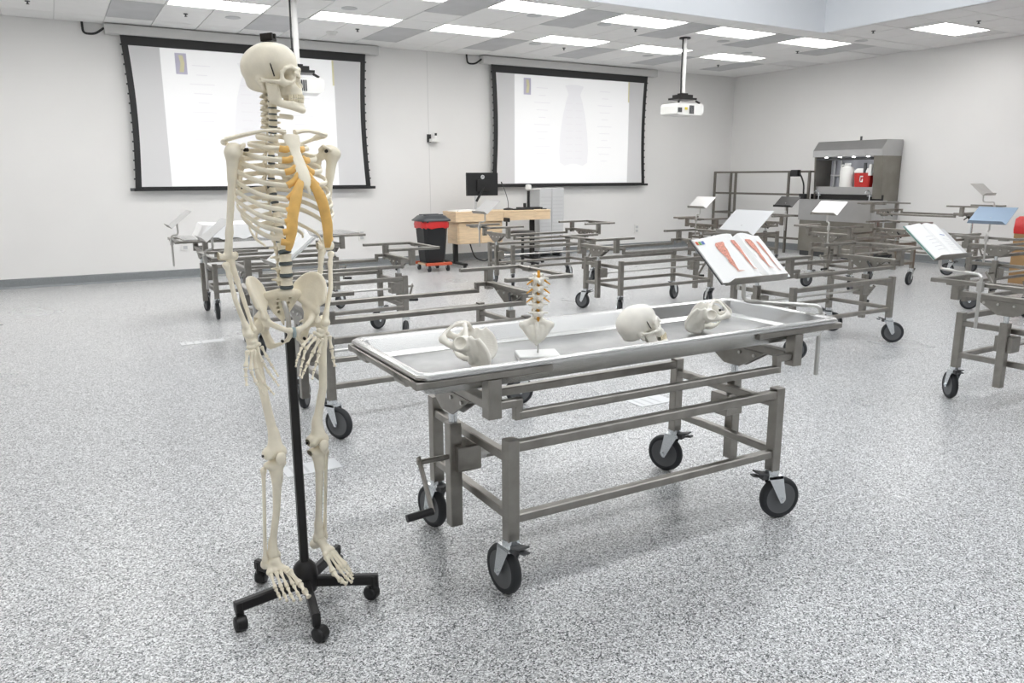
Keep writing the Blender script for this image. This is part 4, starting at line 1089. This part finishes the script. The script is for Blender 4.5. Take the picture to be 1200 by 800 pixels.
# ------------------------------------------------------------------ bone models in the tray
def on_tray(x, y): return (x, y, TRAY_Z)
ME_ACET = None
def pelvis_model(label, loc, sup, tilt, roll, s, m):
    """lies on its back: the upper end points along sup (degrees in plan), the pubis up"""
    t = thing('pelvis_model', label, 'pelvis model', loc, 0, 'pelvis models in the tray')
    zx = Vector((math.cos(R(sup)), math.sin(R(sup)), 0)); yx = Vector((0, 0, -1)); xx = yx.cross(zx)
    M = Matrix(((xx.x, yx.x, zx.x, 0), (xx.y, yx.y, zx.y, 0), (xx.z, yx.z, zx.z, 0), (0, 0, 0, 1))) @ Matrix.Rotation(R(tilt), 4, 'X') @ Matrix.Rotation(R(roll), 4, 'Z') @ Matrix.Scale(s, 4)
    parts = [(put(obj(n, me, m, t), m), me) for n, me in (('hip_bone', ME_HIP), ('hip_bone', ME_HIP_R), ('sacrum', ME_SAC))]
    lo = min(min((M @ v.co).z for v in me.vertices) for o, me in parts)
    for o, me in parts: o.matrix_local = Matrix.Translation((0, 0, -lo)) @ M
    return t, parts
t1, pp1 = pelvis_model('white pelvis model at the near left end of the tray', on_tray(1.30, 2.58), -35, -20, 0, .92, BONE_W)
for x_ in (-1, 1):
    P = [(x_ * .018, .030, .072), (x_ * .026, .016, .062), (x_ * .034, -.004, .050)]
    obj('nerve', MB().tube(smooth_path(P, 4), .0060, 8), NERVE, pp1[2][0], True)
t2, pp2 = pelvis_model('white pelvis model at the far right end of the tray with black screw', on_tray(2.60, 2.57), 131, -12, 0, .86, BONE_W)
obj('screw_block', MB().box(-.068, -.056, -.030, -.018, -.050, -.038), BOLT, pp2[1][0])
ts = thing('skull_model', 'loose white skull model lying in the tray', 'skull', on_tray(2.135, 2.53), 0)
Ms = Matrix.Rotation(R(62), 4, 'Z') @ Matrix.Rotation(R(-22), 4, 'X')
sl = 1.0
lo = min(min((Ms @ (v.co * sl)).z for v in me.vertices) for me in (ME_SKULL, ME_MAND))
skull(ts, BONE_W, Matrix.Translation((0, 0, -lo)) @ Ms, sl)
# lumbar spine on a white base
tl = thing('spine_model', 'white lumbar spine and sacrum model with orange nerves on a square base', 'spine model', on_tray(1.625, 2.56), R(-22))
obj('base', loops_mesh([rect_loop(.085, .065, 0, .004), rect_loop(.085, .065, .018, .004), rect_loop(.082, .062, .021, .004)]), WHITEP, tl)
obj('rod', MB().tube([(0, 0, .02), (.002, .0, .05), (.004, .004, .09)], .004, 8), STEEL_L, tl, True)
s_ = .85
sc = put(obj('sacrum', ME_SAC, BONE_W, tl), BONE_W); sc.matrix_local = Matrix.Translation((0, .040, .086)) @ Matrix.Rotation(R(172), 4, 'Z') @ Matrix.Rotation(R(-8), 4, 'X') @ Matrix.Diagonal((1.12, .95, .95, 1))
sz = .172
for i in range(5):
    hgt = .0375
    v = put(obj('vertebra', ME_VERT['lumbar'], BONE_W, tl), BONE_W)
    tilt = (-14, -6, 0, 4, 8)[i]; yy = (.012, .016, .015, .011, .004)[i]
    v.matrix_local = Matrix.Translation((0, yy, sz + .006)) @ Matrix.Rotation(R(176), 4, 'Z') @ Matrix.Rotation(R(-tilt), 4, 'X') @ Matrix.Scale(1.0, 4)
    d = obj('disc', disc_m['lumbar'], BONE_W, v, loc=(0, 0, -.0215)); put(d, mat('pale_disc', (.72, .62, .48), .5))
    for s in ((-1, 1) if i > 1 else ()):
        obj('nerve', MB().tube([(s * .008, .028, .0), (s * .026, .026, -.008), (s * .046, .026, -.024)], [.0040, .0040, .0022], 8), NERVE, v, True)
    sz += hgt
obj('spinal_cord', MB().tube([(0, -.010, .12), (0, -.008, .18), (0, -.008, .26), (0, -.014, sz - .004)], .0058, 10), NERVE, tl, True)
# ------------------------------------------------------------------ sheeted form on the far left cart
t = thing('sheeted_form', 'flat white sheet draped over a low form on the far left cart', 'sheet', (1.93, 9.25, .889))
m = MB(); v = []; f = []
nx_, ny_ = 28, 14
for i in range(nx_ + 1):
    for j in range(ny_ + 1):
        a, b = i / nx_ * 2 - 1, j / ny_ * 2 - 1
        x, y = a * .60, b * .40
        e = max(abs(a), abs(b))
        z = .155 if e < .86 else .155 - (e - .86) / .14 * (.145 + .02 * math.sin(a * 19) * math.cos(b * 13))
        z += .006 * math.sin(a * 9 + b * 3)
        if e > .86: x *= .985; y *= .97
        v.append((x, y, max(z, .003)))
for i in range(nx_):
    for j in range(ny_): k = i * (ny_ + 1) + j; f.append((k, k + ny_ + 1, k + ny_ + 2, k + 1))
m.add(v, f); obj('sheet', m, SHEET, t, True)
obj('tray_beneath', loops_mesh([rect_loop(.85, .33, -.03, .02), rect_loop(.98, .35, 0, .02), rect_loop(.98, .35, .012, .02)]), STEEL_T, t, loc=(.21, 0, 0))

# ------------------------------------------------------------------ teaching desk group
dk = thing('teaching_desk', 'maple teaching desk on black legs below the right screen', 'desk', (5.94, 12.0, 0))
obj('desk_top', MB().bar((0, .26, .945), (1.94, .26, .945), .52, .035, .006), MAPLE, dk)
obj('apron', MB().box(.0, .95, .0, .03, .785, .927), MAPLE, dk); obj('apron', MB().box(.955, 1.94, .0, .03, .785, .927), MAPLE, dk)
obj('side_panel', MB().box(0, .025, .03, .50, .785, .927), MAPLE, dk); obj('side_panel', MB().box(1.915, 1.94, .03, .50, .785, .927), MAPLE, dk)
cb = obj('cabinet', MB().box(.06, .95, .06, .46, .40, .78), MAPLE, dk)
obj('cabinet_door', MB().box(.08, .50, .045, .06, .41, .77), MAPLE, cb); obj('cabinet_door', MB().box(.52, .93, .045, .06, .41, .77), MAPLE, cb)
for x in (.12, 1.72):
    obj('leg', MB().bar((x, .28, .07), (x, .28, .80), .085, .06, .006), BLACKM, dk)
    obj('foot', MB().bar((x, -.12, .06), (x, .66, .06), .07, .04, .006), BLACKM, dk)
    for y in (-.08, .62): obj('foot_caster', MB().cyl((x - .02, y, .03), (x + .02, y, .03), .03, 14), BLACK, dk, 40)
# monitor
mo = thing('monitor', 'black computer monitor seen from behind on the teaching desk', 'monitor', (6.62, 12.30, .9625))
obj('screen_housing', MB().bar((-.31, 0, .46), (.31, 0, .46), .045, .40, .008), BLACK, mo)
obj('back_bulge', MB().bar((-.12, -.035, .44), (.12, -.035, .44), .03, .2, .008), BLACK, mo)
obj('logo_badge', MB().lathe([(0, 0), (.036, 0), (.036, .004), (0, .004)], 20, Matrix.Translation((0, -.0235, .585)) @ Matrix.Rotation(R(90), 4, 'X')), GREY, mo)
lt = MB()
for q in (-.012, .010):
    lt.bar((q - .006, -.0285, .568), (q + .006, -.0285, .604), .006, .003, .0005, up=(0, 1, 0))
lt.bar((-.004, -.0285, .588), (.004, -.0285, .588), .006, .003, .0005, up=(0, 1, 0))
obj('logo_letters', lt, BLACK, mo)
arm = MB(); arm.bar((-.13, .0, 0), (-.13, 0, .42), .035, .035, .006); arm.bar((-.16, 0, .012), (-.10, 0, .012), .16, .024)
obj('arm_post', arm, GREY, mo)
obj('swing_arm', MB().tube([(-.13, -.02, .16), (-.05, -.045, .30), (0, -.05, .42)], .022, 10), BLACK, mo, True)
# document camera, microphone, keyboard tray, papers, laptop
dc = thing('document_camera', 'document camera with white head on the right end of the desk', 'document camera', (7.62, 12.33, .9625))
obj('base', MB().bar((-.2, 0, .018), (.22, 0, .018), .26, .036, .008), BLACK, dc)
obj('post', MB().cyl((0, .02, .03), (0, .02, .33), .026, 14), BLACK, dc, 40)
obj('knob', MB().cyl((-.09, 0, .03), (-.09, 0, .11), .028, 12), BLACK, dc, 40)
obj('head', MB().lathe([(0, -.05), (.05, -.04), (.062, .0), (.05, .05), (0, .062)], 20, Matrix.Translation((0, .02, .39))), WHITEP, dc, True)
obj('head_arm', MB().bar((.04, .02, .36), (.26, .02, .365), .03, .02), WHITEP, dc)
mi = thing('microphone', 'thin gooseneck microphone beside the monitor', 'microphone', (7.10, 12.20, .9625))
obj('base', MB().lathe([(0, 0), (.09, 0), (.085, .025), (.02, .04), (0, .04)], 20), BLACK, mi, True)
obj('gooseneck', MB().tube(smooth_path([(0, 0, .03), (-.005, 0, .15), (-.05, 0, .30), (-.12, 0, .45)], 5), .006, 8), DGREY, mi, True)
obj('mic_tip', MB().cyl((-.12, 0, .45), (-.145, 0, .50), .011, 8), BLACK, mi, 40)
tag(obj('keyboard', MB().bar((-.2, 0, .011), (.2, 0, .011), .14, .022, .004), BLACK, loc=(7.34, 12.10, .9625)), 'flat black keyboard between microphone and document camera', 'keyboard')
tag(obj('paper_stack', MB().box(-.22, .22, -.15, .15, 0, .022), PAPER, loc=(6.20, 12.24, .9625), rot=(0, 0, R(12))), 'stack of white papers on the left end of the desk', 'papers')
tag(obj('remote_control', MB().bar((-.05, 0, .009), (.05, 0, .009), .045, .018, .004), BLACK, loc=(7.80, 12.10, .9625)), 'small black remote on the right end of the desk', 'remote')
# stool chair
ch = thing('office_chair', 'black swivel chair half hidden behind the cart at the desk', 'chair', (6.98, 11.50, 0))
obj('seat', MB().lathe([(0, .55), (.20, .55), (.235, .575), (.23, .61), (.19, .63), (0, .632)], 28), BLACK, ch, True)
obj('gas_column', MB().cyl((0, 0, .10), (0, 0, .55), .026, 14), BLACK, ch, 40)
obj('back_support', MB().tube(smooth_path([(-.16, .1, .56), (-.22, .16, .62), (-.22, .17, .82)], 4), .016, 8), BLACK, ch, True)
obj('backrest', MB().bar((-.22, .09, .82), (-.22, .25, .82), .04, .07, .01), BLACK, ch)
for k in range(5):
    a = R(72 * k + 20); c_, s2 = math.cos(a), math.sin(a)
    lg = obj('base_leg', MB().bar((c_ * .02, s2 * .02, .11), (c_ * .30, s2 * .30, .075), .045, .03, .006), BLACK, ch)
    obj('caster', MB().cyl((c_ * .29 - s2 * .02, s2 * .29 + c_ * .02, .03), (c_ * .29 + s2 * .02, s2 * .29 - c_ * .02, .03), .03, 14), BLACK, lg, 40)
tag(obj('desk_cable', MB().tube(smooth_path([(6.30, 12.2, .42), (6.36, 12.1, .16), (6.52, 12.0, .10), (6.6, 11.95, .22), (6.62, 12.0, .38)], 6), .012, 8), BLACK, smooth=True), 'black cable looping below the teaching desk', 'cable')
tag(obj('cable_hose', MB().tube(smooth_path([(6.62, 11.8, .48), (6.60, 11.78, .30), (6.66, 11.76, .12), (6.72, 11.74, .012)], 6), .026, 10), BLACK, smooth=True), 'thick black hose standing beside the desk leg', 'hose')
# grey panel cabinet against the wall
gp = thing('grey_cabinet', 'light grey louvred metal cabinet against the wall behind the desk', 'cabinet', (8.36, 12.86, 0))
GRP = mat('louvre_grey', (.60, .61, .62), .5)
obj('body', MB().bar((-.28, 0, .73), (.28, 0, .73), .34, 1.22, .01), GRP, gp)
for s in (-1, 1):
    dr = obj('door', MB().box(s * .14 - .135, s * .14 + .135, -.185, -.17, .16, 1.32), GRP, gp)
    for k in range(14): obj('louvre', MB().box(s * .14 - .115, s * .14 + .115, -.188, -.184, .24 + k * .07, .262 + k * .07), GREY, dr)
for sx in (-1, 1): obj('foot', MB().box(sx * .25 - .02, sx * .25 + .02, -.14, .14, 0, .12), DGREY, gp)

# ------------------------------------------------------------------ waste bin on a red dolly
dl = thing('wheeled_dolly', 'red and pale wooden dolly under the black waste bin', 'dolly', (5.46, 11.92, 0))
for y in (-.22, .22): obj('red_rail', MB().bar((-.23, y, .125), (.23, y, .125), .07, .045, .005), REDW, dl)
for x in (-.16, .16): obj('cross_slat', MB().bar((x, -.185, .115), (x, .185, .115), .09, .03, .004), MAPLE, dl)
for x in (-.17, .17):
    for y in (-.21, .21):
        c_ = obj('caster', MB().bar((x, y, .055), (x, y, .102), .05, .02, .002), CHROME, dl)
        obj('wheel', MB().cyl((x - .016, y - .0, .05), (x + .016, y, .05), .05, 18), TYRE, c_, 40)
bn = thing('waste_bin', 'tall black waste bin with red bag and grey lid', 'waste bin', (5.44, 11.92, .148))
def bin_loop(h, z): return rect_loop(h * .74, h * .72, z, .05)
obj('bin_body', loops_mesh([bin_loop(.235, 0), bin_loop(.25, .1), bin_loop(.30, .66), bin_loop(.315, .665), bin_loop(.315, .69)]), mat('bin_black', (.010, .011, .013), .5), bn, 40)
m = MB(); n_ = 40; L = []
for z, rr in ((.57, .325), (.575, .333), (.63, .338), (.685, .33)):
    rr = rr * .745
    L.append([((rr + .008 * math.sin(k * 2.3 + z * 30)) * (abs(math.cos(2 * math.pi * k / n_)) ** .45) * (1 if math.cos(2 * math.pi * k / n_) > 0 else -1),
               (rr * .97 + .008 * math.cos(k * 1.7)) * (abs(math.sin(2 * math.pi * k / n_)) ** .45) * (1 if math.sin(2 * math.pi * k / n_) > 0 else -1), z + (.012 * math.sin(k * 1.9) if z < .6 else 0)) for k in range(n_)])
obj('red_bag', loops_mesh(L, False, False), REDBAG, bn, True)
LID = mat('bin_lid_grey', (.05, .055, .06), .35)
obj('lid', loops_mesh([bin_loop(.355, .684), bin_loop(.36, .70), bin_loop(.31, .735), bin_loop(.26, .775), bin_loop(.16, .785)]), LID, bn, 60)
for y in (-1, 1): obj('lid_ridge', MB().bar((-.17, y * .09, .785), (.17, y * .09, .785), .05, .02, .006), LID, bn)

# ------------------------------------------------------------------ steel sink station on the right wall
sx0 = 12.72
sk2 = thing('sink_station', 'tall stainless steel hooded sink station on the right wall', 'sink station', (sx0, 9.62, 0))
HALF = .80
STN = mat('station_steel', (.29, .275, .245), .38, 1.0, noise=.14, nscale=2.5)
STL = mat('station_steel_light', (.50, .50, .50), .32, 1.0, noise=.05, nscale=3)
obj('cabinet_upper', MB().prism([(.0, -HALF, .70), (.78, -HALF, .70), (.78, -HALF, 1.08), (.0, -HALF, 1.08)], (0, 2 * HALF, 0)), STL, sk2)
obj('cabinet_lower', MB().box(.035, .78, -HALF + .01, HALF - .01, .10, .70), STN, sk2)
obj('plinth', MB().box(.08, .76, -HALF + .03, HALF - .03, 0, .10), DGREY, sk2)
obj('basin_rim', MB().box(-.02, .42, -HALF - .01, HALF + .01, 1.08, 1.10), STL, sk2)
obj('backsplash', MB().box(.30, .34, -HALF + .02, HALF - .02, 1.10, 1.20), BLACKM, sk2)
obj('ledge', MB().box(.30, .44, -HALF + .12, HALF - .10, 1.20, 1.34), STL, sk2)
# hood: sides, sloped top, back
sid = [(.30, 1.08), (.24, 1.9), (.20, 1.98), (.34, 2.18), (.78, 2.18), (.78, 1.08)]
obj('hood_side', MB().prism([(x, HALF - .13, z) for x, z in sid], (0, .035, 0)), STN, sk2)
obj('hood_side', MB().prism([(x + .004, -HALF + .033, z - .006) for x, z in sid], (0, .19, 0)), STN, sk2)
obj('hood_top', MB().prism([(.18, -HALF + .03, 1.90), (.18, -HALF + .03, 2.02), (.32, -HALF + .03, 2.19), (.78, -HALF + .03, 2.19), (.78, -HALF + .03, 1.90)], (0, 2 * HALF - .13, 0)), STL, sk2)
obj('hood_back', MB().box(.72, .76, -HALF + .1, HALF - .1, 1.10, 1.92), mat('hood_back_grey', (.50, .51, .56), .4), sk2)
obj('grille_bar', MB().bar((.26, -HALF + .25, 1.86), (.26, HALF - .15, 1.86), .05, .05), DGREY, sk2)
for k in range(4): obj('spotlight', MB().cyl((.30, -.42 + k * .3, 1.845), (.30, -.42 + k * .3, 1.895), .03, 12), mat('spot_lens', (.9, .9, .9), .4, emit=(1, 1, 1), estr=6.0), sk2, 40)
for z, y in ((1.56, .45),):
    obj('pipe', MB().cyl((.66, .55, 1.2), (.66, .55, 1.85), .02, 10), GREY, sk2, 40); obj('pipe', MB().cyl((.66, .40, 1.2), (.66, .40, 1.85), .02, 10), GREY, sk2, 40)
    obj('pipe', MB().cyl((.66, .62, 1.55), (.66, .2, 1.55), .02, 10), GREY, sk2, 40)
for y in (-.55, .56):
    f_ = obj('faucet', MB().tube(smooth_path([(.26, y, 1.10), (.26, y, 1.22), (.20, y, 1.28), (.13, y, 1.24)], 5), .014, 10), CHROME, sk2, True)
    obj('faucet_lever', MB().bar((.26, y - .05, 1.18), (.26, y + .05, 1.18), .015), CHROME, f_)
obj('top_knob', MB().cyl((.5, -.1, 2.19), (.5, -.1, 2.27), .02, 10), DGREY, sk2, 40)
obj('soap_dispenser', MB().bar((.30, -.50, 1.55), (.30, -.50, 1.75), .07, .06, .01), WHITEP, sk2)
obj('soap_dispenser', MB().bar((.30, -.38, 1.60), (.30, -.38, 1.78), .05, .05, .01), DGREY, sk2)
jg = thing('white_jug', 'white plastic jug standing in the sink station hood', 'jug', (sx0 + .37, 9.66, 1.34))
obj('jug_body', MB().lathe([(0, 0), (.125, 0), (.13, .02), (.13, .30), (.11, .36), (.05, .385), (.05, .40), (0, .40)], 24), WHITEP, jg, True)
obj('jug_cap', MB().cyl((0, 0, .40), (0, 0, .44), .055, 16), WHITE, jg, 40)
obj('jug_handle', MB().tube(smooth_path([(0, .05, .39), (0, .12, .40), (0, .14, .30)], 4), .012, 8), WHITEP, jg, True)
rc = thing('sharps_container', 'red sharps container with white mark beside the white jug', 'container', (sx0 + .37, 9.30, 1.34))
obj('container_body', loops_mesh([rect_loop(.07, .15, 0, .02), rect_loop(.07, .175, .26, .02)]), RED, rc, 40)
obj('container_lid', loops_mesh([rect_loop(.075, .18, .26, .02), rect_loop(.075, .18, .29, .02), rect_loop(.05, .13, .34, .02)]), WHITEP, rc, 40)
lb = MB(); lb.box(-.079, -.074, -.035, .035, .09, .115); lb.box(-.079, -.074, -.035, .035, .18, .205); lb.box(-.079, -.074, .015, .035, .09, .205); lb.box(-.079, -.074, -.035, -.015, .115, .15)
obj('white_mark', lb, WHITE, rc)

# ------------------------------------------------------------------ wall rack left of the sink station
rk = thing('wall_rack', 'open grey metal tube rack along the right wall left of the sink', 'rack', (12.92, 11.65, 0))
RKM = mat('rack_metal', (.20, .185, .165), .45, .8)
for y in (1.28, .66, -.77, -1.27):
    for x in ((0, .5) if abs(y) > 1.2 else (0,)): obj('rack_post', MB().bar((x, y, 0), (x, y, 1.64), .045, .045), RKM, rk)
for z in (1.63, 1.18, .76, .30):
    for x in (0,): obj('rack_rail', MB().bar((x, -1.29, z), (x, 1.30, z), .04, .04), RKM, rk)
for y in (1.28, -1.27):
    for z in (1.63, .76): obj('rack_brace', MB().bar((.02, y, z), (.48, y, z), .035, .035), RKM, rk)
la = thing('swing_lamp', 'black swing arm lamp mounted between rack and sink station', 'lamp', (12.88, 10.46, 1.10))
obj('base', MB().bar((0, 0, 0), (0, 0, .10), .10, .14), BLACK, la)
obj('arm', MB().tube(smooth_path([(0, 0, .1), (.0, .02, .3), (.0, .12, .48), (0, .24, .52)], 5), .016, 8), BLACK, la, True)
obj('lamp_head', MB().bar((0, .14, .50), (0, .32, .50), .10, .13, .02), BLACK, la)

# ------------------------------------------------------------------ red topped carton at the right edge
hz = thing('waste_carton', 'brown cardboard carton lined with red bag at the right picture edge', 'carton', (12.40, 5.66, 0))
obj('carton_body', loops_mesh([rect_loop(.40, .34, 0, .004), rect_loop(.40, .34, .80, .004)]), CARD, hz)
obj('red_liner', loops_mesh([rect_loop(.408, .348, .72, .01), rect_loop(.412, .352, .78, .01), rect_loop(.405, .345, .93, .015), rect_loop(.38, .32, .965, .03)], False, True), REDBAG, hz, 40)
obj('tape_band', MB().box(-.402, -.4005, -.05, .05, .02, .6), mat('tape', (.30, .18, .08), .4), hz)
obj('warning_mark', MB().box(-.4035, -.401, -.2, -.08, .3, .42), RED, hz)
